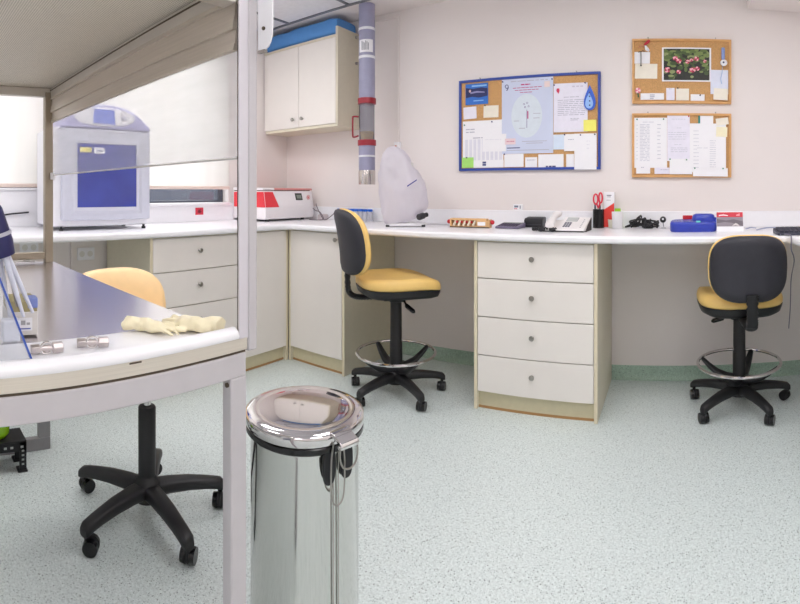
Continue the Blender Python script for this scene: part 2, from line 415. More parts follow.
# ---------------------------------------------------------------- pneumatic tube drop
t = thing('pneumatic_tube', 'vertical grey-blue pneumatic tube with red collars hanging from the ceiling', 'tube station', (-1.965, 2.776, 1.20))
C = (-1.965, 2.776, 0); r = .0565
m_tube = flat('grey_blue_pvc', 150, 150, 176, .35); m_tred = flat('dark_red_collar', 152, 30, 46, .35)
zt = lambda y: EYE + (PY - y) * 3.401 / PF
b = B().lathe([(r, zt(101)), (r, 2.436)], C, 40); b.build('upper_pipe', m_tube, t)
B().lathe([(r, zt(171)), (r, zt(144))], C, 40).build('lower_pipe', m_tube, t)
B().lathe([(r + .001, zt(184.5)), (r + .0015, zt(184)), (r + .0015, zt(171)), (r + .0005, zt(170.5))], C, 40).build('steel_sleeve', flat('brushed_sleeve', 205, 200, 195, .22, metal=1), t)
for y0, y1 in ((104.5, 98.5), (146, 140)): B().lathe([(r, zt(y0)), (r + .007, zt(y0) + .002), (r + .007, zt(y1) - .002), (r, zt(y1))], C, 40).build('collar', m_tred, t)
for y0, y1 in ((31.5, 28.8), (59.5, 56.8), (157.3, 155.4)): B().lathe([(r, zt(y0)), (r + .002, zt(y0) + .001), (r + .002, zt(y1) - .001), (r, zt(y1))], C, 40).build('clamp_band', flat('pale_band', 226, 228, 232, .4), t)
b = B(); a0, a1 = R(245), R(350)
vs = [[b._v((C[0] + (r + .0012) * cos(a0 + (a1 - a0) * i / 14), C[1] + (r + .0012) * sin(a0 + (a1 - a0) * i / 14), z)) for i in range(15)] for z in (zt(54), zt(41.5))]
for i in range(14): b.face([vs[0][i], vs[0][i + 1], vs[1][i + 1], vs[1][i]])
lb = b.build('paper_label', m_paper, t)
b = B()
for k in range(6):
    aa = R(270 + k * 9); b.box(C[0] + (r + .002) * cos(aa) - .002, C[0] + (r + .002) * cos(aa) + .002, C[1] + (r + .002) * sin(aa) - .001, C[1] + (r + .002) * sin(aa) + .001, zt(52), zt(43 + (k % 3)))
b.build('label_print', flat('grey_print', 120, 120, 130), lb)
B().lathe([(r - .004, zt(140.5)), (r - .004, zt(104))], C, 40).build('sight_window', sheet_mix('tube_window', rgb(120, 120, 135), .45, .1, .12), t)
B().lathe([(.01, zt(140)), (.04, zt(139.5)), (.046, zt(133)), (.046, zt(132)), (.03, zt(131.5))], C, 30).build('carrier', flat('yellow_carrier', 236, 205, 120, .5), t)
B().tube(spline([(C[0] - .04, C[1] - .045, zt(117)), (C[0] - .078, C[1] - .05, zt(116.5)), (C[0] - .085, C[1] - .05, zt(119)), (C[0] - .085, C[1] - .05, zt(134)), (C[0] - .078, C[1] - .05, zt(137)), (C[0] - .04, C[1] - .045, zt(136))], 5), .006).build('door_handle', m_tred, t)
for y in (34, 62): B().tube([(-2.187, 2.95, zt(y) + .06), (-2.175, 2.95, zt(y) + .06), (C[0] - .05, C[1] + .02, zt(y))], radii=[.012, .008, .006]).build('wall_bracket', m_satin, t)
# cable duct on back wall
t = thing('cable_duct', 'thin white cable duct dropping down the back wall behind the grey tube', 'duct', (-1.845, 2.99, 1.46))
b = B(); b.box(-1.853, -1.835, 2.985, 2.999, 1.50, 2.405); b.box(-2.18, -1.853, 2.985, 2.999, 2.39, 2.405); b.build('duct', m_wall, t, bevel=.002)
b = B(); b.box(-1.866, -1.822, 2.965, 2.999, 1.40, 1.50); so = b.build('switch_box', m_white, t, bevel=.004)
B().box(-1.852, -1.842, 2.960, 2.966, 1.455, 1.475).build('indicator', flat('orange_lamp', 214, 110, 60), so)
def wall_socket(name, x, y, z, lab, nx=1):
    t = thing(name, lab, 'socket', (x, y, z))
    B().box(x, x + .012, y - .06, y + .06, z - .04, z + .04).build('cover_plate', m_wsill, t, bevel=.003)
    b = B()
    for dy in (-.028, .028): b.cyl((x + .008, y + dy, z), (x + .0125, y + dy, z), .019)
    b.build('outlet', flat('socket_grey', 222, 220, 216), t)
wall_socket('power_socket', XW, 1.19, .745, 'double power socket on the wall below the window bench, nearer the drawers')
wall_socket('power_socket', XW, .81, .80, 'double power socket below the window bench, left of the enclosure corner post')
B().box(XW, XW + .02, 1.085, 1.105, .09, .893).build('trim_2', m_wall, kind='structure')

# ---------------------------------------------------------------- laboratory chairs
m_yel = flat('ochre_vinyl', 240, 202, 122, .42, noise=.04, scale=12, bump=.15, bscale=150)
m_yel2 = flat('pale_orange_vinyl', 250, 216, 162, .45, noise=.03, bump=.1, bscale=150)
m_blk = flat('black_nylon', 24, 24, 27, .45, noise=.08, bump=.12, bscale=300)
m_shell = flat('charcoal_shell', 44, 44, 52, .55, noise=.06, bump=.2, bscale=500)
def make_chair(label, loc, facing, base_rot, seat_z, ring, back_z, back_d=.27, back_h=.35, myel=m_yel, yellow_back=False, tilt=8, lever_a=-100, ls=.45, ld_=1.0, sup=-.005, bw=.205):
    """back_z: height of the backrest's lower edge; origin on the floor under the column; faces local +x"""
    t = thing('laboratory_chair', label, 'chair', loc, facing)
    # base
    b = B(); rel = base_rot - facing
    b.lathe([(.030, .062), (.048, .066), (.052, .085), (.050, .118), (.038, .135), (.030, .150)], (0, 0, 0), 28)
    for k in range(5):
        a = rel + k * 2 * pi / 5; d_ = Vector((cos(a), sin(a), 0)); s_ = Vector((-sin(a), cos(a), 0)); rings = []
        for u, zc, hw, hh in ((.02, .100, .033, .026), (.08, .104, .029, .024), (.15, .102, .026, .022), (.21, .094, .023, .020), (.25, .086, .022, .019), (.275, .078, .021, .020), (.286, .072, .016, .015)):
            c = d_ * u + Vector((0, 0, zc))
            rings.append([c + s_ * p + Vector((0, 0, q)) for p, q in superell(hw, hh, 3.2, 14)])
        b.loft(rings)
    b.build('star_base', m_blk, t, world=False, sharp=50)
    for k in range(5):
        a = rel + k * 2 * pi / 5; d_ = Vector((cos(a), sin(a), 0)); cx, cy = d_ * .272 if False else (cos(a) * .270, sin(a) * .270)
        ca = a + (1.1 if k % 2 else -.9)
        fx, fy = cos(ca), sin(ca); sx, sy = -fy, fx
        ox, oy = cx - fx * .014, cy - fy * .014
        b = B(); b.cyl((cx, cy, .045), (cx, cy, .070), .009, n=12)
        # hood over the two wheels
        rings = []
        for off in (-.0055, .0055):
            rings.append([(ox + sx * off + fx * .0235 * cos(q), oy + sy * off + fy * .0235 * cos(q), .028 + .026 * sin(q)) for q in [2 * pi * i / 18 for i in range(18)]])
        b.loft(rings)
        co = b.build('caster', m_blk, t, world=False)
        for sgn in (-1, 1):
            w_ = B(); w_.cyl((ox + sx * .007 * sgn, oy + sy * .007 * sgn, .0272), (ox + sx * .023 * sgn, oy + sy * .023 * sgn, .0272), .0262, .0245, n=24)
            w_.build('wheel', m_blackg if sgn > 0 else m_blk, co, world=False)
    # column
    zt_ = seat_z - .115
    b = B()
    if ring:
        b.lathe([(.031, .15), (.031, .17), (.036, .175), (.0355, .30), (.033, .305), (.032, zt_)], (0, 0, 0), 28)
        b.build('column', m_blk, t, world=False)
    else:
        b.lathe([(.031, .14), (.0315, .385), (.028, .39)], (0, 0, 0), 28); b.build('column', m_blk, t, world=False)
        B().lathe([(.0145, .385), (.0145, zt_)], (0, 0, 0), 20).build('gas_piston', m_chrome, t, world=False)
    if ring:
        pts = [(.222 * cos(2 * pi * i / 48), .222 * sin(2 * pi * i / 48), .236) for i in range(48)]
        fr = B().tube(pts, .0085, 10, closed=True).build('footrest_ring', m_chrome, t, world=False)
        for k in range(4):
            a = rel + pi / 4 + R(12) + k * pi / 2; d_ = Vector((cos(a), sin(a), 0)); s_ = Vector((-sin(a), cos(a), 0)); rings = []
            for u, zc, hw, hh in ((.025, .150, .030, .020), (.075, .153, .028, .018), (.125, .168, .024, .016), (.170, .197, .020, .013), (.205, .225, .016, .010), (.216, .233, .012, .008)):
                rings.append([d_ * u + Vector((0, 0, zc)) + s_ * p + Vector((0, 0, q)) for p, q in superell(hw, hh, 3, 12)])
            B().loft(rings).build('ring_strut', m_blk, fr, world=False, sharp=50)
    # seat: pan + cushion
    def seat_ring(sx, sy, z, off=0):
        out = []
        for p, q in superell(.225 * sx, .225 * sy, 3.4, 48):
            fr_ = max(0, p / .225); zz = z - .030 * fr_ ** 3 - .004 * (1 - abs(q) / .225) * (1 if off else 0) + .010 * (abs(q) / .225) ** 3 * (1 if off else 0)
            if p < 0: q *= 1 - .10 * (p / .225) ** 2
            out.append((p + .005, q, zz))
        return out
    b = B(); b.loft([seat_ring(.45, .45, seat_z - .108), seat_ring(.82, .82, seat_z - .106), seat_ring(.94, .94, seat_z - .090), seat_ring(.99, .99, seat_z - .060), seat_ring(.99, .99, seat_z - .054)])
    b.build('seat_pan', m_blk, t, world=False, sharp=60)
    b = B(); b.loft([seat_ring(.96, .96, seat_z - .055), seat_ring(.995, .995, seat_z - .046), seat_ring(1, 1, seat_z - .030), seat_ring(.985, .985, seat_z - .014), seat_ring(.94, .94, seat_z - .004, 1), seat_ring(.80, .80, seat_z + .001, 1), seat_ring(.5, .5, seat_z - .001, 1), seat_ring(.15, .15, seat_z - .003, 1)])
    b.build('seat_cushion', myel, t, world=False, sharp=80)
    b = B(); b.box(-.09, .09, -.06, .06, seat_z - .135, seat_z - .100); b.box(-.045, .045, -.045, .045, seat_z - .150, seat_z - .12); b.build('tilt_mechanism', m_blk, t, world=False, bevel=.008)
    # lever
    la = R(lever_a); ld = Vector((cos(la), sin(la), 0))
    b = B(); z0 = seat_z - .120
    b.tube([ld * .05 * ls + Vector((0, 0, z0)), ld * .15 * ls + Vector((0, 0, z0 - .012 * ld_)), ld * .205 * ls + Vector((0, 0, z0 - .035 * ld_))], .006, 8)
    b.tube([ld * .20 * ls + Vector((0, 0, z0 - .033 * ld_)), ld * .215 * ls + Vector((0, 0, z0 - .040 * ld_)), ld * (.20 * ls + .062) + Vector((0, 0, z0 - .060 * ld_)), ld * (.20 * ls + .072) + Vector((0, 0, z0 - .064 * ld_))], radii=[.008, .0125, .0125, .006], n=12)
    b.build('height_lever', m_blackg, t, world=False)
    # backrest support: ribbed bellows from below the seat up to the shell
    bx = -back_d
    path = spline([(-.08, 0, seat_z - .112), (-.17, 0, seat_z - .116), (bx + sup + .045, 0, seat_z - .110), (bx + sup + .012, 0, seat_z - .090), (bx + sup, 0, seat_z - .045), (bx + sup - .004, 0, back_z + (.10 if sup > -.03 else .05))], 9)
    b = B(); n = len(path)
    rad = [(.030 if i % 2 else .024) for i in range(n)]
    b.tube(path, n=16, radii=rad, flatz=.55); b.build('back_support', m_blk, t, world=False, sharp=80)
    # backrest
    H = back_h; tl = R(tilt)
    def back_ring(k, dx, curve=.055):
        out = []
        for p, q in superell(bw * k, H / 2 * k, 3.3, 44):
            top = q / (H / 2)
            p *= 1 - .09 * max(0, -top) ** 2 - .05 * max(0, top) ** 2 if True else 1
            w = p / bw
            x = bx + dx + curve * w * w - .018 + .012 * (1 - (top) ** 2)
            z = back_z + H / 2 + q
            x2 = x - (z - (back_z + H / 2)) * sin(tl)
            out.append((x2, p, z))
        return out
    shell_m = m_shell
    if yellow_back: shell_m = myel
    b = B(); b.loft([back_ring(.30, -.046), back_ring(.70, -.046), back_ring(.88, -.040), back_ring(.955, -.028), back_ring(.98, -.010), back_ring(.975, -.004)])
    b.build('backrest_shell', shell_m, t, world=False, sharp=70)
    b = B(); b.loft([back_ring(.97, -.006), back_ring(1.0, .002), back_ring(1.0, .014), back_ring(.97, .026), back_ring(.88, .034), back_ring(.60, .038), back_ring(.2, .038)])
    b.build('backrest_cushion', myel, t, world=False, sharp=80)
    return t
make_chair('high ochre chair with a chrome foot ring, side on, beside the corner cabinet', (-1.475, 2.37, 0), R(50), R(186), .676, True, .690, back_d=.275, back_h=.365, tilt=8, lever_a=-70)
make_chair('high ochre chair with a foot ring seen from behind, black back to the camera', (.370, 2.60, 0), R(91), R(6.5), .622, True, .624, back_d=.318, back_h=.322, tilt=2, lever_a=60, sup=-.062, bw=.194)
make_chair('low pale orange chair without a foot ring beyond the steel work surface', (-1.521, .846, 0), R(3), R(-2), .628, False, .545, back_d=.245, back_h=.295, myel=m_yel2, yellow_back=True, lever_a=-112, ls=.85, ld_=2.0)
# ---------------------------------------------------------------- laminar-flow enclosure on its stand
m_hood = flat('hood_white_enamel', 214, 210, 216, .38, noise=.015)
m_hoodg = flat('hood_grey_profile', 198, 194, 197, .4, noise=.02)
m_alu = flat('satin_aluminium', 212, 206, 198, .35, metal=.5, noise=.03, stretch=(1, .05, 1))
m_taupe = flat('anodised_taupe', 168, 156, 138, .4, metal=.3, noise=.04)
m_deck = mat('brushed_stainless', rgb(206, 202, 204), .24, metal=1.0, noise=.05, scale=60, stretch=(.15, 8, 1), aniso=.4)
m_strip = flat('brushed_strip', 226, 218, 205, .35, metal=.35, noise=.05, stretch=(1, .06, 8), scale=80)
def perf_mat():
    m = mat('perforated_sheet', rgb(232, 226, 214), .55, metal=.15, noise=.02); nt = m.node_tree; N = nt.nodes; L = nt.links; p = N['Principled BSDF']
    tc = N.new('ShaderNodeTexCoord'); mp = N.new('ShaderNodeMapping'); mp.inputs['Scale'].default_value = (1, 1, 0); L.new(tc.outputs['Object'], mp.inputs[0])
    v = N.new('ShaderNodeTexVoronoi'); v.inputs['Scale'].default_value = 190; v.inputs['Randomness'].default_value = 0; L.new(mp.outputs[0], v.inputs['Vector'])
    lt = N.new('ShaderNodeMath'); lt.operation = 'LESS_THAN'; lt.inputs[1].default_value = .28; L.new(v.outputs['Distance'], lt.inputs[0])
    mx = N.new('ShaderNodeMix'); mx.data_type = 'RGBA'; L.new(lt.outputs[0], mx.inputs['Factor'])
    src = p.inputs['Base Color'].links[0].from_socket; L.new(src, mx.inputs['A']); mx.inputs['B'].default_value = rgb(170, 163, 152); L.new(mx.outputs['Result'], p.inputs['Base Color'])
    return m
m_perf = perf_mat()
XF, XB, YR, YL = -.637, -1.690, .551, -.62
t = thing('laminar_flow_cabinet', 'large glazed enclosure with a steel work surface and perforated top filling the left foreground', 'fume cabinet', (XF, 0, 0))
B().box(XB, -.780, YL, YR, .872, .897).build('steel_worktop', m_deck, t, bevel=.002)
b = B(); b.box(-.780, -.668, YL, YR - .004, .872, .8995); b.build('front_apron', m_white, t, bevel=.001)
prof = [(-.668, .900), (-.660, .912), (-.652, .9175), (-.645, .917), (-.638, .912), (-.6345, .904), (-.636, .900), (-.668, .898)]
B().prism(prof, 'y', YL, .530).build('front_lip', m_white, t, sharp=60)
b = B(); b.box(XF - .03, XF, YL, .5495, .8785, .9000); b.build('fascia_strip', m_strip, t, bevel=.001)
b = B(); b.box(XF - .006, XF + .0005, .325, .345, .896, .8985); b.build('slot', m_gapdark, t)
b = B(); b.box(XF - .035, XF - .004, YL, YR - .003, .872, .8785); b.build('dark_joint', m_gapdark, t)  # dark strip filling the joint under the fascia
b = B(); b.box(XF - .03, XF - .0015, YL, YR - .003, .834, .8735); b.box(XB, XF - .03, YR - .03, YR - .003, .834, .872); b.box(XB, XF - .03, YL, YL + .03, .834, .872); b.box(XB, XB + .03, YL + .03, YR - .03, .834, .872)
b.build('stand_frame', m_hoodg, t, bevel=.002)
for (x, y) in ((XF - .0265, YR - .0355), (XF - .0265, YL), (XB + .02, .30), (XB + .02, YL)):
    B().box(x, x + .025, y, y + .034, .012, .834).build('leg', m_hoodg, t, bevel=.003)
    B().cyl((x + .0125, y + .017, 0), (x + .0125, y + .017, .014), .016).build('leveling_foot', m_black, t)
B().cyl((XF - .0115, YR - .0356, .822), (XF - .0115, YR - .0385, .822), .004).build('bolt', m_gapdark, t)
# posts and rails
b = B(); b.prism([(XF, .530), (XF, .5515), (XF - .03, .5515), (XF - .011, .5375)], 'z', .897, 1.98); b.build('post', m_hood, t, bevel=.0015)
b = B(); b.box(XF - .018, XF + .001, .551, .5715, .874, 1.98); b.build('post_cover', m_hoodg, t, bevel=.003)
b = B(); b.prism([(XF - .012, .5372), (XF - .0145, .5388), (XF - .024, .549), (XF - .020, .549)], 'z', .90, 1.47); b.build('glass_channel', m_gapdark, t)
B().box(XF - .030, XF - .002, YL, YL + .024, .897, 1.98).build('post', m_hood, t, bevel=.003)
B().box(XB, XB + .028, .516, .545, .897, 1.50).build('post', m_taupe, t, bevel=.002)
B().box(XB, XB + .028, YL, YL + .03, .897, 1.50).build('post', m_taupe, t, bevel=.002)
B().box(XB, XB + .024, YL + .03, .516, .908, .932).build('back_rail', m_taupe, t, bevel=.002)
b = B(); b.box(XB, XB + .026, YL + .03, .5495, 1.484, 1.514); b.build('back_rail', m_alu, t, bevel=.002)
b = B(); b.box(XB + .028, XF - .022, .535, .549, 1.483, 1.514); b.build('side_rail', m_alu, t, bevel=.002)
b = B(); b.box(XB + .028, XF - .024, .5335, .5352, 1.504, 1.507); b.build('rail_groove', m_gapdark, t)
b = B(); b.box(XF - .036, XF - .004, YL + .024, .5275, 1.466, 1.514); b.build('front_rail', m_alu, t, bevel=.002)
B().box(XB, XF - .004, YL, YR, 1.515, 1.522).build('filter_ceiling', m_perf, t)
B().box(XB + .02, XF - .032, YL, .525, 1.524, 1.97).build('blower_housing', m_hood, t, bevel=.01)
# louvred upper side panel
b = B(); x0_, x1_ = XB + .03, XF - .020
for (z0, z1, d_) in ((1.474, 1.483, -.004), (1.450, 1.474, .0), (1.428, 1.450, -.004), (1.404, 1.428, .001), (1.392, 1.404, -.003)):
    b.prism([(.537 + d_, z0), (.547, z0), (.547, z1), (.5395 + d_, z1)], 'x', x0_, x1_)
b.build('upper_side_panel', flat('taupe_panel', 212, 202, 190, .4, metal=.2, noise=.05, scale=20, stretch=(.4, 1, 12)), t, sharp=20)
m_haze = sheet_mix('hazy_side_glass', rgb(225, 226, 232), .66, .06, .10)
q = B(); q.face([q._v(p) for p in ((XB + .03, .543, 1.207), (XF - .018, .543, 1.207), (XF - .018, .543, 1.392), (XB + .03, .543, 1.392))]); q.build('side_sash_glass', m_haze, t)
B().box(XB + .03, XF - .018, .5405, .5455, 1.2035, 1.207).build('sash_edge', flat('glass_edge', 216, 214, 212, .3), t)
B().box(XB + .029, XB + .045, .532, .549, 1.19, 1.215).build('sash_clip', m_white, t, bevel=.003)
# sash guide plate outside the corner post
pts = rrect(-.636, -.6005, 1.392, 2.0, .001, 1)
pp = [(-.636, 1.394), (-.618, 1.392), (-.611, 1.395), (-.605, 1.403), (-.6015, 1.415), (-.6005, 1.43), (-.6005, 1.97), (-.636, 1.97)]
B().prism(pp, 'y', .5730, .5760).build('sash_guide', m_white, t)
B().cyl((-.6205, .5732, 1.428), (-.6205, .5700, 1.428), .0032, n=6).build('guide_screw', m_gapdark, t)
B().box(-.636, -.619, .5722, .578, 1.388, 1.3925).build('guide_stop', m_satin, t)

# ---------------------------------------------------------------- things on the steel surface
ZD = .9
def glove(name, label, c, ang, s=1.0, seed=1, grp=None):
    rnd = random.Random(seed)
    b = B(); b.X = Matrix.Translation(Vector(c)) @ Matrix.Rotation(ang, 4, 'Z') @ Matrix.Scale(s, 4)
    b.ball((0, 0, .022), .045, n=10, sc_=(1.0, .85, .55))
    b.ball((-.03, .006, .024), .04, n=10, sc_=(.9, .8, .62))
    # crumpled cuff
    rings = []
    for k in range(7):
        u = k / 6; rad = .034 + .010 * u
        rings.append([(-.04 - .075 * u, rad * cos(a) * (1 + .10 * sin(3 * a + k)) + .006 * sin(k), .026 + (.024 + .004 * sin(2 * a + k)) * sin(a)) for a in [2 * pi * i / 20 for i in range(20)]])
    b.loft(rings)
    for k, (y0, ln, r_) in enumerate(((-.028, .055, .0095), (-.010, .068, .010), (.010, .066, .010), (.027, .050, .009))):
        bend = rnd.uniform(-.02, .02); lift = rnd.uniform(0, .012)
        b.tube([(.025, y0, .014), (.045, y0 * 1.2, .016 + lift), (.045 + ln * .55, y0 * 1.35 + bend * .5, .013 + lift), (.045 + ln, y0 * 1.4 + bend, .0085)], radii=[r_, r_, r_ * .95, r_ * .6], n=10, flatz=.75)
    b.tube([(-.01, .035, .014), (.015, .055, .018), (.04, .066 + rnd.uniform(-.01, .01), .010)], radii=[.012, .0105, .007], n=10, flatz=.75)
    for v in b.bm.verts:
        p = v.co; v.co.z = max(c[2] + .0004, p.z + .0025 * sin(p.x * 190 + seed) * cos(p.y * 160))
    o = b.build(name, m_glove)
    rm = o.modifiers.new('remesh', 'REMESH'); rm.mode = 'VOXEL'; rm.voxel_size = .0022; rm.use_smooth_shade = True
    sm = o.modifiers.new('smooth', 'SMOOTH'); sm.iterations = 5; sm.factor = .6
    return tag(o, label, 'glove', grp)
m_glove = mat('latex', rgb(250, 240, 205), .5, noise=.05, scale=40, bump=.4, bscale=90)
glove('rubber_glove', 'cream latex glove lying nearer the middle of the steel work surface', (-.752, .430, ZD), R(40), .46, 3)
glove('rubber_glove', 'cream latex glove heaped beside the front corner post of the enclosure', (-.730, .490, ZD), R(210), .55, 8)
def tap(label, x, y, ang):
    t = thing('metal_clamp', label, 'clamp', (x, y, ZD), ang)
    b = B(); b.loft([[(u, .0075 * cos(a), .0085 + .0075 * sin(a)) for a in [2 * pi * i / 6 + .5 for i in range(6)]] for u in (-.024, -.010)])
    b.build('hex_end', m_clampm, t, world=False, bevel=.001)
    b = B(); b.loft([[(u, .0085 * cos(a), .0095 + .0085 * sin(a)) for a in [2 * pi * i / 6 for i in range(6)]] for u in (.010, .026)])
    b.build('hex_end', m_clampm, t, world=False, bevel=.001)
    B().cyl((-.012, 0, .0085), (.012, 0, .009), .0052, n=18).build('barrel', m_clampm, t, world=False)
    b = B(); b.tube([(.0 + .009 * cos(a), -.003, .010 + .0085 * sin(a)) for a in [2 * pi * i / 20 for i in range(20)]], .002, 8, closed=True); b.build('ring', m_chrome, t, world=False)
m_clampm = flat('pale_cast_metal', 205, 196, 194, .32, metal=.8, noise=.06)
x, y = on_z(46, 354, ZD); tap('small cast metal clamp lying next to the blue-edged screen', x, y, R(85))
x, y = on_z(92, 348, ZD); tap('small cast metal clamp lying between the gloves and the other clamp', x, y, R(72))
# forceps at the rear edge
b = B(); x, y = on_z(20, 262.5, ZD)
b.tube([(x, y - .05, ZD + .003), (x + .004, y, ZD + .006), (x + .012, y + .05, ZD + .002)], .002).tube([(x + .02, y - .05, ZD + .003), (x + .012, y, ZD + .008), (x + .012, y + .05, ZD + .004)], .002)
b.tube([(x + .01 + .006 * cos(a), y + .02 + .010 * sin(a), ZD + .008) for a in [2 * pi * i / 14 for i in range(14)]], .002, closed=True)
tag(b.build('wire_tongs', m_satin), 'small wire tongs at the rear edge of the steel work surface', 'tongs')
# leaning acrylic screen with a blue edge
t = thing('acrylic_screen', 'clear acrylic screen with a blue edge leaning at the far left of the work surface', 'screen', (-.702, .15, ZD))
m_acr = sheet_mix('clear_acrylic', rgb(205, 212, 222), .80, .05, .10)
P0, P1 = Vector((-.702, .194, ZD + .001)), Vector((-.702, .109, ZD + .215))
b = B(); b.X = Matrix.Identity(4)
q = [(P0.y, P0.z), (P1.y, P1.z), (P1.y - .20, P1.z), (P0.y - .20, P0.z)]
b.prism(q, 'x', -.704, -.701); b.build('screen_sheet', m_acr, t)
b = B(); q = [(P0.y, P0.z), (P0.y + .003, P0.z), (P1.y + .003, P1.z), (P1.y, P1.z)]
b.prism(q, 'x', -.7055, -.6995); b.build('edge_trim', flat('cobalt_edge', 60, 92, 180, .35), t)
# carton
t = thing('tissue_carton', 'small pale grey carton with a printed label behind the leaning screen', 'carton', (-.856, .208, ZD), R(-6))
b = B(); b.box(-.035, .035, -.018, .036, 0, .040); b.build('carton_body', flat('pale_card', 222, 218, 214, .7), t, world=False, bevel=.001)
b = B(); b.box(-.034, .034, -.017, .035, .040, .058); b.build('carton_lid', flat('olive_card', 170, 160, 118, .7), t, world=False, bevel=.001)
b = B(); b.box(.010, .0355, .018, .036, .046, .064); b.build('blue_tab', flat('blue_card', 128, 144, 206, .6), t, world=False, bevel=.002)
b = B(); b.box(.035, .0355, .002, .026, .008, .030); lb = b.build('carton_label', m_paper, t, world=False)
b = B(); b.box(.0354, .0358, .005, .023, .0105, .0125, 0); b.box(.0354, .0358, .006, .014, .018, .0255, 1); b.box(.0354, .0358, .016, .022, .018, .022, 1); b.build('label_print', [flat('print_blue', 90, 100, 180), flat('print_grey', 170, 170, 172)], lb, world=False)
# grey analyser body behind screen
t = thing('electronic_balance', 'pale grey instrument body half hidden behind the leaning screen', 'instrument', (-.80, .05, ZD), R(0))
b = B(); b.prism([(-.09, 0), (.045, 0), (.045, .030), (.03, .055), (-.09, .085)], 'x', -.09, .035); b.build('instrument_body', flat('instrument_grey', 200, 196, 196, .45), t, world=False, bevel=.004)
b = B(); b.box(.035, .0358, .0, .022, .012, .036); b.build('instrument_label', m_paper, t, world=False)
# multichannel dispenser leaning
t = thing('pipette_dispenser', 'navy-headed pipette with long white arms propped at the far left of the enclosure', 'pipette', (-.86, .15, ZD))
A0, A1 = Vector((-.79, .115, 1.125)), Vector((-.79, .165, 1.062))
m_navy = flat('navy_plastic', 42, 42, 92, .35, noise=.08)
dd = Vector((0, .28, -.96)).normalized()
b = B(); p0 = Vector((-.80, .148, 1.135)); b.tube([p0, p0 + dd * .02, p0 + dd * .075, p0 + dd * .098, p0 + dd * .100], radii=[.012, .020, .023, .020, .010], n=24); b.build('handle', m_navy, t)
b = B(); b.tube([p0 + dd * .058, p0 + dd * .064], radii=[.0242, .0242], n=24); b.build('handle_band', flat('silver_grey', 190, 190, 200, .3), t)
p1 = p0 + dd * .098
for k, (dx, sp_) in enumerate(((-.012, .010), (.010, .022), (.002, .034))):
    q0 = p1 + Vector((dx, -.006 + k * .006, 0)); q1 = q0 + Vector((.0, sp_ + .010, -.105 + k * .004))
    B().tube([q0, (q0 + q1) / 2, q1], radii=[.0055, .0045, .0028], n=12).build('nozzle', flat('pale_blue_white', 218, 222, 236, .35), t)
B().tube([p1 + Vector((.004, .01, -.01)), p1 + Vector((.004, .014, -.05)), p1 + Vector((.004, .022, -.085))], .0022).build('metal_rod', m_satin, t)
q = p1 + Vector((.004, .03, -.125)); B().box(q.x - .012, q.x + .010, q.y - .034, q.y - .004, ZD, q.z + .02).build('rest_block', flat('pale_blue_white', 218, 222, 236, .35), t, bevel=.003)

# ---------------------------------------------------------------- under the enclosure
t = thing('slotted_angle_stand', 'low black slotted-angle steel stand on the floor under the enclosure', 'stand', (-2.0, .3, 0))
m_bsteel = flat('black_steel', 30, 30, 34, .4, metal=.3, noise=.05)
xa, xb, ya, yb = -2.062, -1.950, -.10, .524
B().box(xa, xb, ya, yb, .120, .127).build('stand_top', m_bsteel, t, bevel=.001)
b = B(); b.box(xb - .003, xb, ya, yb, .085, .120); b.box(xa, xa + .003, ya, yb, .085, .120); b.box(xa, xb, yb - .003, yb, .085, .120); b.build('stand_rail', m_bsteel, t)
for (x, y) in ((xb, yb), (xa + .03, yb), (xb, ya + .03), (xa + .03, ya + .03)):
    b = B(); b.box(x - .003, x, y - .030, y, .004, .12); b.box(x - .03, x - .003, y - .003, y, .004, .12); l_ = b.build('leg', m_bsteel, t)
    B().box(x - .034, x + .006, y - .036, y + .004, 0, .008).build('foot_pad', m_black, l_)
b = B()
for z in (.028, .046, .064, .082): b.box(xb, xb + .0006, yb - .020, yb - .010, z, z + .007)
for y in (.505, .462, .435): b.box(xb, xb + .0006, y - .006, y + .006, .098, .107)
b.build('slot_pattern', flat('slot_light', 170, 175, 172), t)
m_green = flat('lime_plastic', 150, 205, 20, .25, noise=.08, bump=.3, bscale=60, coat=.4)
t = thing('storage_tub', 'lime green plastic tub on the black stand under the enclosure', 'tub', (-2.0, .33, .127))
rings = [[(-2.006 + p, .36 + q, z) for p, q in superell(a_, b_, 3.2, 28)] for a_, b_, z in ((.028, .075, .128), (.036, .088, .131), (.045, .102, .150), (.048, .108, .25), (.050, .11, .27), (.052, .113, .272), (.048, .105, .268))]
B().loft(rings).build('tub_body', m_green, t, sharp=50)
rings = [[(-2.006 + p, .36 + q, z) for p, q in superell(a_, b_, 3.2, 28)] for a_, b_, z in ((.054, .116, .272), (.054, .116, .28), (.045, .1, .286))]
B().loft(rings).build('tub_lid', m_green, t, sharp=40)
t = thing('metal_floor_frame', 'grey sheet-steel frame standing on the floor behind the black slotted stand', 'frame', (-2.10, .5, 0))
b = B(); y0, y1 = .30, .672
b.box(-2.115, -2.088, y0, y1, 0, .055); b.box(-2.115, -2.088, y1 - .055, y1, .055, .30); b.box(-2.115, -2.088, y0, y0 + .055, .055, .30); b.box(-2.115, -2.088, y0, y1, .30, .34)
b.build('frame_panel', m_grey, t, bevel=.003)

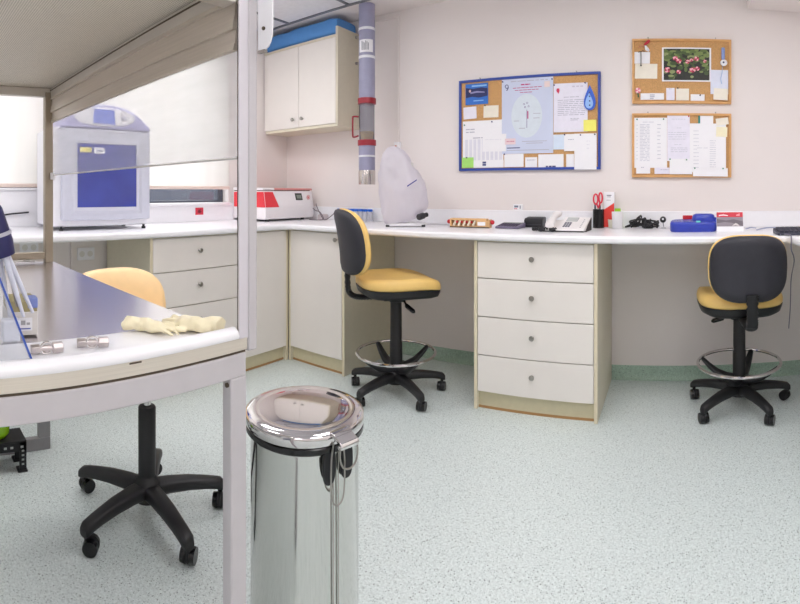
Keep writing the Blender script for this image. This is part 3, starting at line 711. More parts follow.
# ---------------------------------------------------------------- pedal bin
cx, cy = -.812, .884
t = thing('pedal_bin', 'polished steel pedal bin with a domed lid beside the enclosure leg', 'bin', (cx, cy, 0))
m_pol = flat('polished_steel', 220, 217, 217, .045, metal=1.0, noise=.006, scale=4)
m_polb = flat('polished_steel_body', 214, 214, 210, .09, metal=1.0, noise=.01, scale=4)
C = (cx, cy, 0)
B().lathe([(.128, 0), (.1335, .004), (.1335, .03), (.128, .034)], C, 64).build('base_ring', m_black, t)
B().lathe([(.1315, .032), (.1315, .566), (.1335, .569), (.1335, .573), (.130, .575)], C, 96).build('bin_body', m_polb, t)
B().lathe([(.130, .573), (.1395, .575), (.1440, .580), (.1440, .590), (.1400, .594), (.13, .595)], C, 96).build('rubber_ring', m_blackg, t)
prof = [(.1435, .5945), (.1450, .596), (.1450, .612), (.1435, .6165), (.139, .6195), (.130, .6225), (.118, .6235), (.112, .6225), (.108, .6225), (.104, .6232), (.080, .6242), (.055, .6249), (.028, .6253), (.004, .6254)]
b = B(); b.lathe(prof, C, 96); b.build('lid', m_pol, t, sharp=60)
# hinge tab, to the right of the side facing the camera
dx, dy = -cx, -cy; n_ = hypot(dx, dy); a_ = atan2(dy, dx) + R(33)
def P(u, v, z): return (cx + u * cos(a_) - v * sin(a_), cy + u * sin(a_) + v * cos(a_), z)
b = B(); hv = .024
sec = [(.128, .6215), (.150, .622), (.178, .612), (.182, .606), (.180, .598), (.176, .600), (.172, .607), (.148, .614), (.128, .613)]
b.loft([[P(u, v, z) for u, z in sec] for v in (-hv, hv)]); b.build('lid_tab', m_pol, t, bevel=.002)
b = B(); b.cyl(P(.174, -.026, .603), P(.174, .026, .603), .0045); b.build('hinge_pin', m_chrome, t)
b = B()
for s_ in (-1, 1):
    ring = [(q * .017 + s_ * .024, .548 + w_ * .042) for q, w_ in superell(1, 1, 2.6, 22)]
    b.loft([[P(u, v, z) for v, z in ring] for u in (.132, .139)])
b.build('hinge_plate', m_black, t, bevel=.002)
b = B(); loop = [(-.020, .600), (-.026, .560), (-.026, .50), (-.022, .475), (-.010, .462), (.004, .470), (.010, .50), (.010, .56), (.006, .598)]
b.tube(spline([P(.1465, v, z) for v, z in loop], 6), .0020, 8); b.build('wire_bail', m_satin, t)
b = B(); loop = [(-.006, .598), (-.010, .570), (.000, .545), (.020, .538), (.036, .550), (.040, .575), (.034, .598)]
b.tube(spline([P(.156, v, z) for v, z in loop], 6), .0022, 8); b.build('carry_handle', m_satin, t)
for v in (-.012, .002): B().cyl(P(.1345, v, .02), P(.1345, v, .575), .0014, n=10).build('pedal_rod', m_satin, t)
a2 = a_ + pi
B().box(-.03, .03, 0, .05, .008, .016).build('pedal', m_black, t, world=False).matrix_local = Matrix.Translation((.13 * cos(a2), .13 * sin(a2), 0)) @ Matrix.Rotation(a2 - pi / 2, 4, 'Z')
# ---------------------------------------------------------------- things on the benches  (bench top z = .930)
ZB = .9305
# incubator on the left bench
t = thing('bench_incubator', 'white and pale violet incubator with a blue glass door on the window bench', 'incubator', (-2.70, 1.14, ZB))
m_ivory = flat('incubator_white', 234, 234, 240, .35, noise=.01); m_lil = flat('lilac_panel', 178, 176, 216, .35, noise=.02); m_door = flat('silver_lilac_door', 204, 206, 220, .3, noise=.02)
xf, xb, ya, yb = -2.53, -2.87, .835, 1.43; zb, zt2 = ZB + .022, 1.505
B().box(xb, xf - .03, ya, yb, zb, zt2).build('housing', m_ivory, t, bevel=.012, seg=3)
b = B(); b.box(xf - .03, xf, ya + .045, yb - .002, zb + .035, zt2 - .006)
b.build('door', m_door, t, bevel=.008, seg=3)
dw = .10
y0, y1, z0, z1 = .969, 1.336, 1.060, 1.416
b = B(); b.box(xf - .004, xf + .0015, y0, y1, z0, z1); b.build('door_window', mat('blue_glass', rgb(62, 74, 160), .08, noise=.15, scale=5, coat=.5), t, bevel=.001)
b = B()   # bevelled surround of the window
fr_o = [(y0 - .035, z0 - .04), (y1 + .035, z0 - .04), (y1 + .035, z1 + .035), (y0 - .035, z1 + .035)]; fr_i = [(y0, z0), (y1, z0), (y1, z1), (y0, z1)]
o_ = [b._v((xf + .0005, y, z)) for y, z in fr_o]; i_ = [b._v((xf - .006 + .009, y, z)) for y, z in fr_i]; m_ = [b._v((xf + .006, y * .5 + w * .5, z * .5 + q * .5)) for (y, z), (w, q) in zip(fr_o, fr_i)]
for k in range(4):
    b.face([o_[k], o_[(k + 1) % 4], m_[(k + 1) % 4], m_[k]]); b.face([m_[k], m_[(k + 1) % 4], i_[(k + 1) % 4], i_[k]])
b.build('window_surround', m_door, t, sharp=15)
# arched control head
arc = []
yc, hw = (ya + .045 + yb) / 2, (yb - ya - .045) / 2
for k in range(25):
    u = -1 + 2 * k / 24; arc.append((yc + hw * u, zt2 - .002 + .122 * (1 - abs(u) ** 2.3) + .012))
arc = [(yc + hw, zt2 - .004)] + arc[::-1] + [(yc - hw, zt2 - .004)]
B().prism(arc, 'x', xb + .03, xf + .004).build('control_head', m_lil, t, bevel=.010, seg=3)
b = B(); el = [(yc - .020 + p, zt2 + .062 + q) for p, q in superell(.190, .052, 2.2, 44)]; b.prism(el, 'x', xf + .002, xf + .008); b.build('control_oval', m_ivory, t, bevel=.002)
B().prism([(yc - .095, zt2 + .026), (yc + .040, zt2 + .020), (yc + .034, zt2 + .102), (yc - .088, zt2 + .104)], 'x', xf + .007, xf + .0105).build('display', flat('display_blue', 128, 144, 226, .2), t)
b = B(); b.lathe([(.016, 0), (.016, .002), (.012, .003)], (0, 0, 0), 24)
for v in b.bm.verts: v.co = Vector((xf + .008 + v.co.z, yc + .095 + v.co.x, zt2 + .060 + v.co.y))
b.build('control_knob', flat('knob_lilac', 190, 190, 205, .3), t)
b = B()
for k in range(6): b.box(xf + .0075, xf + .010, yc - .055 + k * .019, yc - .045 + k * .019, zt2 + .018, zt2 + .024)
b.build('buttons', m_lil, t)
lab_ = B(); lab_.box(xf + .0015, xf + .0025, y0 + .015, y0 + .085, z1 - .050, z1 - .022); lab_.build('yellow_label', flat('label_yellow', 236, 226, 140), t)
lab_ = B(); lab_.box(xf + .0015, xf + .0025, y0 + .10, y0 + .165, z1 - .056, z1 - .022); lo_ = lab_.build('white_label', m_paper, t)
B().box(xf + .0025, xf + .003, y0 + .115, y0 + .15, z1 - .044, z1 - .034).build('label_print', flat('print_bluegrey', 130, 140, 190), lo_)
for (x, y) in ((xf - .03, ya + .05), (xf - .03, yb - .03), (xb + .04, ya + .05), (xb + .04, yb - .03)):
    B().lathe([(.012, 0), (.012, .012), (.007, .014), (.007, .024)], (x, y, ZB - .0003), 16).build('foot', m_black, t)
# cord behind
tag(B().tube(spline([(-2.90, .02, ZB + .006), (-2.86, .2, ZB + .006), (-2.90, .45, ZB + .012), (-2.925, .62, 1.0), (-2.925, .80, 1.02)], 8), .005).build('mains_cable', m_black), 'black power cord lying along the back of the window bench at far left', 'cord')
tag(B().box(XW + .0225, XW + .0245, 2.035, 2.105, .978, 1.03).build('warning_sticker', flat('sticker_red', 206, 50, 72, .5)), 'small square red sticker on the white panel under the right window', 'sticker')
B().prism([(2.052, .995), (2.075, .988), (2.090, 1.004), (2.078, 1.008), (2.088, 1.020), (2.060, 1.014)], 'x', XW + .0243, XW + .0250).build('sticker_print', flat('sticker_dark', 120, 30, 45), bpy.data.objects['warning_sticker'])

# centrifuge
t = thing('centrifuge', 'red and white bench centrifuge in the corner of the bench', 'centrifuge', (-2.72, 2.45, ZB))
xf, xb, ya, yb = -2.565, -2.93, 2.385, 2.930; z0, z1, zm = ZB + .016, 1.155, 1.030
m_cw = flat('centrifuge_white', 236, 232, 234, .35, noise=.01); m_cr = flat('coral_red', 226, 56, 66, .35, noise=.02)
side = [(xb, z0), (xf - .012, z0), (xf, z0 + .02), (xf - .002, zm), (xf - .022, z1 - .004), (xb, z1 - .004)]
b = B(); b.prism(side, 'y', ya, yb - .055); b.prism([(x if x < xf - .05 else x, z) for x, z in side], 'y', yb - .055, yb - .05)
b.loft([[(x, yb - .05, z) for x, z in side], [(xb + (x - xb) * .93, yb, z0 + (z - z0) * .96 + (.0 if z > 1 else .0)) for x, z in side]])
b.build('housing', m_cw, t, bevel=.006)
b = B(); f = lambda z: xf - .002 - .020 * (z - zm) / (z1 - zm)
def panel(pts, m, nm, par, d=.0035):
    q = B(); q.loft([[(f(z) + k, y, z) for y, z in pts] for k in (.0005, d)]); return q.build(nm, m, par, bevel=.0008)
panel([(ya + .002, zm + .004), (2.520, zm + .004), (2.470, z1 - .010), (ya + .002, z1 - .010)], m_cr, 'red_front', t)
q = B(); q.prism([(xb + .01, zm + .004), (xf - .003, zm + .004), (xf - .022, z1 - .010), (xb + .01, z1 - .010)], 'y', ya - .003, ya - .0005); q.build('red_side', m_cr, t)
cp = panel([(2.528, zm + .004), (yb - .055, zm + .006), (yb - .065, z1 - .010), (2.478, z1 - .010)], m_cw, 'control_panel', t)
panel([(2.705, zm + .052), (2.780, zm + .052), (2.772, z1 - .020), (2.698, z1 - .020)], flat('lcd_dark', 62, 66, 62, .2), 'display', cp, .005)
panel([(2.717, zm + .064), (2.768, zm + .064), (2.762, z1 - .032), (2.712, z1 - .032)], flat('lcd_grey', 120, 128, 118, .3), 'display_print', cp, .0056)
kk = B(); kk.tube([(f(zm + .07) + .005, 2.845 + .017 * cos(a), zm + .072 + .017 * sin(a)) for a in [2 * pi * i / 20 for i in range(20)]], .0022, closed=True); kk.build('knob_ring', flat('pink_ring', 214, 150, 150), cp)
panel([(2.838, zm + .062), (2.852, zm + .062), (2.852, zm + .080), (2.838, zm + .080)], flat('pink_red', 214, 120, 120), 'knob', cp, .007)
b = B(); b.prism([(xb, z1 + .004), (xf - .030, z1 + .002), (xf - .024, z1 + .010), (xf - .035, z1 + .018), (xb, z1 + .022)], 'y', 2.50, yb - .02); b.build('lid', flat('salmon_lid', 214, 140, 136, .4), t, bevel=.003)
b = B(); b.prism([(xb, z1 + .004), (xf - .030, z1 + .002), (xf - .024, z1 + .010), (xf - .035, z1 + .020), (xb, z1 + .024)], 'y', ya, 2.498); b.build('lid_front', m_cw, t, bevel=.003)
b = B(); b.box(xb, xf - .034, ya + .01, yb - .04, z1 - .004, z1 + .003); b.build('lid_joint', m_gapdark, t)
for (x, y) in ((xf - .04, ya + .05), (xf - .04, yb - .12), (xb + .04, ya + .05), (xb + .04, yb - .12)): B().lathe([(.016, 0), (.014, .017)], (x, y, ZB - .0003), 16).build('foot', m_black, t)
# adapter and cable right of it
t = thing('cable_adapter', 'pale power adapter with looped dark cables between the centrifuge and the near ochre chair', 'adapter', (-2.44, 2.86, ZB))
B().box(-2.47, -2.405, 2.83, 2.90, ZB, ZB + .045).build('adapter_body', flat('adapter_grey', 200, 190, 192, .5), t, bevel=.014, seg=3)
m_cab = flat('cable_grey', 108, 96, 104, .5)
for k, pp in enumerate(([(-2.54, 2.90, ZB + .12), (-2.50, 2.86, ZB + .105), (-2.43, 2.82, ZB + .05), (-2.38, 2.82, ZB + .005), (-2.33, 2.88, ZB + .06)], [(-2.52, 2.84, ZB + .09), (-2.47, 2.81, ZB + .075), (-2.42, 2.81, ZB + .06), (-2.39, 2.81, ZB + .01), (-2.45, 2.79, ZB + .004), (-2.52, 2.80, ZB + .004)])):
    B().tube(spline(pp, 7), .0032).build('cable', m_cab, t)

# blue-capped bottles
m_bcap = flat('bright_blue_cap', 24, 104, 214, .35); m_clear = sheet_mix('clear_plastic', rgb(222, 224, 232), .45, .08, .12)
bt = thing('reagent_bottle', 'small clear bottle with a bright blue cap in the row behind the near ochre chair', 'bottle', (-2.33, 2.93, ZB), 0, 'row of blue-capped bottles')
p_ = [(.016, .0), (.0185, .003), (.0185, .058), (.014, .066), (.012, .072)]
b1 = B().lathe(p_, (0, 0, 0), 20).build('bottle_body', m_clear, bt, world=False)
b2 = B().lathe([(.0175, .072), (.0180, .074), (.0180, .086), (.0165, .088)], (0, 0, 0), 20).build('cap', m_bcap, bt, world=False)
for i in range(1, 8):
    c = bt.copy(); COL.objects.link(c); c.location = (-2.33 + i * .0405, 2.93 + .002 * sin(i * 3), ZB)
    for ch in (b1, b2):
        e = ch.copy(); COL.objects.link(e); e.parent = c
x, y = on_z(356, 221, ZB)
tag(B().loft([[(x + p, y + q, ZB + z) for p, q in rrect(-.035, .035, -.02, .02, .006)] for z in (0, .006, .010)]).build('soap_dish', m_white, sharp=40), 'flat white dish in front of the blue-capped bottles', 'dish')
b = B(); x, y = on_z(378, 220.6, ZB)
for k in range(4): b.tube(spline([(x - .05 + k * .01, y - .01 * k, ZB + .003), (x - .01, y + .012 - .008 * k, ZB + .006 + .003 * k), (x + .05, y - .012 + .01 * k, ZB + .003)], 5), .0025)
tag(b.build('cable_coil', m_hoodg), 'short grey cable lying left of the plastic-covered microscope', 'cable')

# microscope under its dust cover
x0, y0 = -1.600, 2.664; lat = Vector((.857, .514, 0)); dep = Vector((-.514, .857, 0))
t = thing('covered_microscope', 'microscope hidden under a baggy translucent white dust cover on the back bench', 'microscope', (x0, y0, ZB))
def sec(pxl, pxr, y, depth, n_=2.6, yaw=0, fold=.004):
    z = EYE + (PY - y) * 3.107 / PF; c = ((pxl + pxr) / 2 - 403.5) * .00632; hw = (pxr - pxl) / 2 * .00632
    out = []
    for i in range(48):
        a = 2 * pi * i / 48; cc, ss = cos(a), sin(a)
        p = c + (hw + fold * sin(5 * a + z * 20)) * math.copysign(abs(cc) ** (2 / n_), cc); q = (depth + fold * sin(4 * a + z * 31)) * math.copysign(abs(ss) ** (2 / n_), ss)
        zz = z + (.014 * (p - c) / max(hw, .01) if y > 209 else 0) * (1 if p > c else .2)
        v = Vector((x0, y0, 0)) + lat * p + dep * q; out.append((v.x, v.y, zz))
    return out
rings = [sec(384.5, 410, 224.5, .10), sec(383, 418, 218, .115), sec(381.5, 426.5, 211, .12), sec(380, 427.2, 203, .12), sec(379.3, 427, 195, .115), sec(379, 426, 187, .11), sec(378.6, 423.5, 180, .10), sec(378.6, 419, 174, .09), sec(378.6, 414.5, 168, .08), sec(379, 411, 162, .07), sec(380.5, 408.5, 156, .058), sec(383.5, 405, 151.5, .045), sec(388, 400.5, 148.5, .028), sec(392, 397, 147.4, .01)]
m_cover = sheet_mix('dust_cover_vinyl', rgb(234, 230, 238), .10, .3, .05, translucent=.35)
cv = B().loft(rings).build('dust_cover', m_cover, t, sharp=90)
cv.modifiers.new('s', 'SUBSURF').render_levels = 1
tx = bpy.data.textures.new('folds', 'CLOUDS'); tx.noise_scale = .075; dm = cv.modifiers.new('folds', 'DISPLACE'); dm.texture = tx; dm.strength = .034; dm.mid_level = .5
M = Matrix((( lat.x, dep.x, 0, x0), (lat.y, dep.y, 0, y0), (0, 0, 1, ZB), (0, 0, 0, 1)))
b = B(); b.X = M; b.loft([[(p, q, z) for p, q in rrect(-.105, .125, -.085, .10, .02)] for z in (.004, .022)]); b.build('base_plate', m_white, t, bevel=.003)
for p, q in ((-.10, -.08), (.12, -.08), (-.10, .09), (.12, .09)):
    b = B(); b.X = M; b.cyl((p, q, -.0004), (p, q, .012), .012, n=14); b.build('foot', m_black, t)
b = B(); b.X = M; b.box(-.11, -.04, -.03, .07, .02, .40); b.box(-.11, .06, -.03, .04, .33, .40); b.box(-.06, .08, -.05, .05, .12, .15); b.cyl((.03, 0, .20), (.03, 0, .34), .03); b.build('microscope_body', flat('microscope_cream', 215, 212, 208, .4), t, bevel=.008)
b = B(); b.X = M; b.cyl((.09, -.135, .062), (.12, -.10, .070), .020, .020).cyl((.12, -.10, .070), (.145, -.085, .076), .014, .014); b.build('focus_knob', m_black, t, bevel=.003)
b = B(); b.X = M; b.loft([[(.020 + p * .83, yy, .245 + p * .55 + q) for p, q in ((0, 0), (.07, 0), (.07, .008), (0, .008))] for yy in (-.137, -.139)])
for v in b.bm.verts:
    pass
lb_ = b.build('cover_print', flat('print_navy', 52, 60, 150), t); 
b = B(); b.X = M; b.tube(spline([(.10, .06, .004), (.18, .09, .004), (.30, .02, .004), (.40, -.06, .004)], 6), .0025); tag(b.build('white_cable', m_hoodg), 'thin grey cable trailing from the covered microscope towards the wooden rack', 'cable')

# placed on the back bench, unrotated frame
def at(x, y, z=ZB):
    X, Y = on_z(x, y, z)
    if Y > 2.90: X, Y = 2.90 * tan((x - PX0) / PF), 2.90
    return X, Y
# wooden tube rack with red knobs
X, Y = at(470.5, 227.5); 
t = thing('wooden_tube_rack', 'light wooden tube rack with red knobs at its ends on the back bench', 'rack', (X, Y, ZB), R(4))
m_wood = mat('pale_beech', rgb(222, 180, 128), .5, noise=.10, scale=14, stretch=(1, 12, 12))
b = B(); b.box(-.125, .125, -.022, .030, 0, .010); b.box(-.115, .105, -.020, .030, .044, .055); b.box(-.125, -.117, -.022, .030, .01, .055); b.box(.117, .125, -.022, .030, .01, .05); b.box(-.117, .117, .026, .030, .01, .045); b.box(.045, .117, -.022, -.016, .010, .044)
b.build('rack_frame', m_wood, t, world=False, bevel=.001)
B().box(.052, .100, -.0228, -.0218, .014, .036).build('rack_label', m_paper, t, world=False)
B().box(-.125, .125, -.0235, -.0215, 0, .007).build('rack_base_strip', m_gapdark, t, world=False)
for s_ in (-1, 1): B().ball((.138 * s_, 0, .034), .0135).build('end_knob', m_red, t, world=False)
for k in range(5):
    u = -.100 + k * .031
    b = B(); b.tube([(u - .004, -.012, .012), (u + .010, -.010, .042)], radii=[.008, .0065], n=10); b.build('tube', flat('tube_cream', 236, 228, 206, .4), t, world=False)
for k in range(4):
    u = -.083 + k * .031
    b = B(); b.ball((u, -.012, .034), .007); b.build('tube_cap', m_red, t, world=False)
# calculator
X, Y = at(510.5, 228)
t = thing('calculator', 'flat violet-grey calculator between the wooden rack and the black box', 'calculator', (X, Y, ZB), R(-4))
b = B(); b.prism([(-.065, 0), (.065, 0), (.065, .030), (-.065, .012)], 'x', -.072, .072); b.build('calculator_body', flat('violet_grey', 116, 108, 132, .4), t, world=False, bevel=.003)
b = B()
for i in range(7):
    for j in range(4):
        yy = -.05 + j * .02; z = .012 + (yy + .065) * .1385; xx = -.058 + i * .0175; b.box(xx, xx + .011, yy, yy + .012, z, z + .004)
b.build('keys', flat('violet_key', 74, 66, 88, .5), t, world=False)
B().box(-.06, .06, .036, .056, .025, .0305).build('calculator_screen', flat('lcd_green', 150, 158, 150, .2), t, world=False)
# black box
X, Y = at(535, 224.5)
t = thing('card_terminal', 'small black box between the calculator and the telephone', 'box', (X, Y, ZB), R(0))
b = B(); b.prism([(-.045, 0), (.05, 0), (.05, .062), (-.03, .055), (-.045, .044)], 'x', -.058, .058); b.build('box_body', m_black, t, world=False, bevel=.006, seg=3)
B().box(-.052, .052, -.0455, -.044, .016, .019).build('box_seam', flat('dark_grey_line', 70, 70, 78), t, world=False)
# telephone
X, Y = at(566, 231)
t = thing('desk_telephone', 'white desk telephone with grey keys and a black coiled cord', 'telephone', (X, Y, ZB), R(-3))
m_tel = flat('telephone_white', 232, 228, 226, .35, noise=.01)
b = B(); b.prism([(-.075, .004), (.105, .004), (.105, .072), (-.075, .016)], 'x', -.030, .118); b.build('telephone_body', m_tel, t, world=False, bevel=.005, seg=3)
b = B(); b.prism([(-.075, .001), (.105, .001), (.105, .006), (-.075, .006)], 'x', -.115, .116); b.build('telephone_base', m_black, t, world=False)
b = B(); b.prism([(-.07, .004), (.10, .004), (.10, .055), (-.07, .010)], 'x', -.115, -.032); b.build('cradle', m_tel, t, world=False, bevel=.004)
slope = lambda yy: .016 + (yy + .075) * .311
b = B(); rings = []
for k in range(13):
    u = k / 12; yy = -.075 + .175 * u; w_ = .024 if (u < .28 or u > .72) else .017; h_ = .015 if (u < .28 or u > .72) else .011
    rings.append([(-.073 + p, yy, slope(yy) + .020 + q + .010 * sin(pi * u)) for p, q in superell(w_, h_, 3, 16)])
b.loft(rings); b.build('handset', m_tel, t, world=False, sharp=60)
b = B()
for i in range(3):
    for j in range(4):
        yy = -.045 + j * .018; xx = .0 + i * .014 - .008; z = slope(yy); b.box(xx, xx + .010, yy, yy + .012, z, z + .005)
b.build('keypad', flat('key_grey', 104, 104, 118, .5), t, world=False)
b = B(); b.prism([(.035, slope(.035)), (.09, slope(.09)), (.09, slope(.09) + .003), (.035, slope(.035) + .003)], 'x', -.010, .055); b.build('telephone_display', flat('lcd_pale', 190, 194, 192, .2), t, world=False)
b = B()
for j in range(6):
    yy = -.05 + j * .022; z = slope(yy); b.box(.088, .094, yy, yy + .012, z, z + .003)
b.build('speed_keys', flat('key_mid', 150, 150, 158, .5), t, world=False)
b = B(); b.prism([(-.04, .0), (.105, .0), (.105, .070), (.02, .036)], 'x', .1185, .1215); b.build('side_wedge', m_black, t, world=False)
pp = []
for k in range(150):
    u = k / 149; base = Vector((-.03, -.085, .012)) + Vector((-.13 * u * 2 if u < .5 else -.13 + .06 * (u - .5) * 2, -.008 + .03 * sin(u * 7), .0)); a = u * 2 * pi * 16
    pp.append(base + Vector((0, .007 * cos(a), .004 + .007 * sin(a))))
B().tube(pp, .0032, 6).build('coiled_cord', m_black, t, world=False)
for dx_ in (-.118, -.052): B().ball((dx_, -.088, .012), .019, sc_=(1, .8, .6)).build('cord_bunch', m_black, t, world=False)
# pen cup with scissors and pens
X, Y = at(598.5, 227.6); 
t = thing('pen_cup', 'black pen cup on the back bench right of the telephone', 'cup', (X, Y, ZB))
b = B(); r_ = .034; b.lathe([(.030, 0), (r_, .002), (r_, .112), (r_ - .003, .112), (r_ - .003, .006), (.002, .004)], (0, 0, 0), 32); b.build('cup_body', m_blackg, t, world=False, sharp=40)
t = thing('scissors', 'red-handled scissors standing handles up in the black pen cup', 'scissors', (X, Y, ZB))
m_rs = flat('scissor_red', 214, 24, 56, .3)
for s_, cxx in ((-1, -.016), (1, .013)):
    b = B(); b.tube([(cxx + .013 * cos(a) * (1 if s_ < 0 else .8), -.006, .176 + .030 * sin(a) + .004 * s_ + .0) for a in [2 * pi * i / 24 for i in range(24)]], .0050, 8, closed=True)
    b.tube([(cxx * .8, -.006, .150), (0.0, -.006, .118)], radii=[.006, .004]); b.build('handle', m_rs, t, world=False)
b = B(); b.box(-.006, .006, -.008, -.004, .012, .122); b.build('blade', m_satin, t, world=False)
for nm, lb2, dx_, dy_, h_, mm, rr in (('ballpoint_pen', 'dark grey pen at the left edge of the black pen cup', -.021, .004, .140, flat('pen_grey', 84, 92, 110), .006), ('ballpoint_pen', 'white-topped pen at the right edge of the black pen cup', .020, -.008, .134, m_white, .006), ('marker_pen', 'black marker standing behind the scissors in the pen cup', .004, .014, .142, m_black, .008)):
    b = B(); b.tube([(X + dx_ * .7, Y + dy_ * .7, ZB + .010), (X + dx_, Y + dy_, ZB + h_ - .02), (X + dx_ * 1.05, Y + dy_ * 1.05, ZB + h_)], radii=[rr, rr, rr * .7], n=12); tag(b.build(nm, mm), lb2, 'pen')
# red-white box standing behind the cup
X, Y = wall_pt(609.5, 210, 2.93)[0], 2.93
t = thing('medicine_box', 'tall white box with a red lower front standing right of the pen cup', 'box', (X, Y, ZB))
b = B(); b.box(-.030, .030, -.020, .025, 0, .214); b.build('box_body', m_white, t, world=False, bevel=.001)
b = B(); b.prism([(-.0302, .005), (.0302, .005), (.0302, .150), (-.0302, .110)], 'y', -.0206, -.0198); b.build('red_print', flat('box_red', 226, 62, 52, .4), t, world=False)
b = B(); b.box(-.014, .014, -.0206, -.0198, .192, .197); b.box(-.010, .010, -.0206, -.0198, .184, .187); b.box(-.016, .010, -.0206, -.0198, .165, .167); b.build('box_print', flat('print_dark', 96, 96, 104), t, world=False)
X, Y = wall_pt(617, 208, 2.965)[0], 2.955
tag(B().box(X - .022, X + .022, Y - .006, Y + .020, ZB, ZB + .115).build('green_notepad', flat('lime_pad', 158, 208, 46, .5), bevel=.002), 'lime green pad peeping over the white tumbler beside the red and white box', 'pad')
X, Y = at(612.5, 228)
b = B(); b.lathe([(.022, 0), (.024, .002), (.028, .052), (.0265, .052), (.0225, .004), (.002, .003)], (X, Y, ZB), 28); tag(b.build('plastic_tumbler', sheet_mix('frosted_plastic', rgb(240, 240, 224), .2, .3, .05, .3)), 'frosted pale plastic tumbler in front of the lime green pad', 'tumbler')
X, Y = at(606, 228); tag(B().lathe([(.030, 0), (.034, .10), (.032, .10), (.029, .003), (.002, .003)], (wall_pt(617.5, 220, 2.85)[0], 2.85, ZB), 28).build('white_beaker', sheet_mix('white_plastic_thin', rgb(244, 244, 246), .25, .3, .05, .3)), 'white plastic beaker behind the frosted tumbler', 'beaker')
# tangled black cables
def tangle(label, x, y, w_, h_, n_, seed, rr=.0035):
    rnd = random.Random(seed); X, Y = at(x, y); pts = []
    for k in range(n_): pts.append((X + rnd.uniform(-w_, w_), Y + rnd.uniform(-.03, .03), ZB + rr + abs(rnd.gauss(0, 1)) * h_ * .45))
    o = B().tube(spline(pts, 7), rr).build('cable_tangle', m_blk); return tag(o, label, 'cable')
tangle('loose black cable tangle nearer the pen cup', 634, 226.5, .055, .075, 26, 3, .0042)
tangle('dense black cable bundle with adapters left of the blue instrument', 650, 227, .050, .070, 34, 11, .0055)
X, Y = at(648, 227.5); t = thing('plug_adapter', 'black plug adapter lying inside the dense cable bundle', 'adapter', (X, Y, ZB), R(12))
b = B(); b.box(-.032, .030, -.02, .02, 0, .030); b.build('adapter_body', m_black, t, world=False, bevel=.008, seg=3)
b = B(); b.cyl((.030, -.008, .015), (.048, -.008, .015), .002).cyl((.030, .008, .015), (.048, .008, .015), .002); b.build('plug_pins', m_satin, t, world=False)
X, Y = at(663, 224); t = thing('webcam', 'small round black and white camera standing left of the blue instrument', 'webcam', (X, Y, ZB))
b = B(); b.ball((0, 0, .052), .019); b.build('camera_ball', m_black, t, world=False)
b = B(); b.ball((.0, -.015, .055), .0065); b.build('camera_lens', m_white, t, world=False)
b = B(); b.tube([(0, 0, .036), (.004, 0, .010)], .003).lathe([(.016, 0), (.014, .004)], (.004, 0, 0), 18); b.build('camera_stand', flat('stand_grey', 150, 150, 156), t, world=False)
b = B(); X2, Y2 = at(668, 229); b.tube(spline([(X2 - .05, Y2 + .03, ZB + .003), (X2 - .03, Y2 - .01, ZB + .003), (X2 + .01, Y2 - .02, ZB + .003), (X2 + .022, Y2 + .01, ZB + .003)], 6), .0022); tag(b.build('white_cable', flat('cable_white', 206, 206, 210)), 'thin white cable loop in front of the small round camera', 'cable')
# blue instrument
X, Y = at(694, 232); Y += .045
t = thing('spectrophotometer', 'blue rounded bench instrument with a keypad, left of the desk calendar', 'instrument', (X, Y, ZB), R(0))
m_bi = flat('cobalt_plastic', 44, 62, 168, .3, noise=.04)
b = B(); rings = []
for z, k in ((0, .96), (.006, 1), (.034, 1), (.044, .985), (.050, .95), (.052, .90)):
    rings.append([(p, q, z + (.012 * (q + .055) / .11 if z > .03 else 0)) for p, q in rrect(-.128 * k, .122 * k, -.055 * k, .055 * k, .040)])
b.loft(rings); b.build('lower_case', m_bi, t, world=False, sharp=50)
b = B(); rings = []
for z, k in ((.046, 1), (.072, 1), (.090, .9), (.096, .7)): rings.append([(.055 + p, .008 + q, z) for p, q in superell(.064 * k, .044 * k, 2.8, 32)])
b.loft(rings); b.build('sample_lid', m_bi, t, world=False, sharp=50)
B().loft([[(.112, q + .006, .038 + w_) for q, w_ in superell(.030, .036, 2.4, 20)], [(.126, q + .006, .040 + w_) for q, w_ in superell(.030, .038, 2.4, 20)]]).build('end_cap', m_bi, t, world=False, bevel=.003)
b = B()
for i in range(8):
    for j in range(3):
        xx = -.108 + i * .016; yy = -.040 + j * .020; z = .051 + (yy + .055) * .10; b.box(xx, xx + .009, yy, yy + .010, z, z + .005)
b.build('keypad', flat('key_lilac', 140, 140, 186, .4), t, world=False)
b = B(); b.prism([(-.03, .045), (.02, .050), (.02, .053), (-.03, .048)], 'x', .012, .032) if False else b.box(.012, .034, -.0535, -.036, .052, .060); b.build('status_window', flat('status_green', 120, 220, 214, .3), t, world=False)
tag(B().prism([(X - .052, ZB + .100), (X + .006, ZB + .100), (X + .006, ZB + .086), (X - .05, ZB + .086)], 'y', 2.955, 2.972).build('x', m_red) if False else B().box(X - .057, X - .002, Y + .072, Y + .10, ZB, ZB + .083).build('marker_box', m_red, bevel=.003), 'small red box just behind the blue instrument', 'box')
tag(B().box(X + .004, X + .088, Y + .072, Y + .095, ZB, ZB + .092).build('sponge_block', flat('cream_yellow', 232, 210, 160, .7), bevel=.004), 'cream yellow block behind the raised end of the blue instrument', 'block')
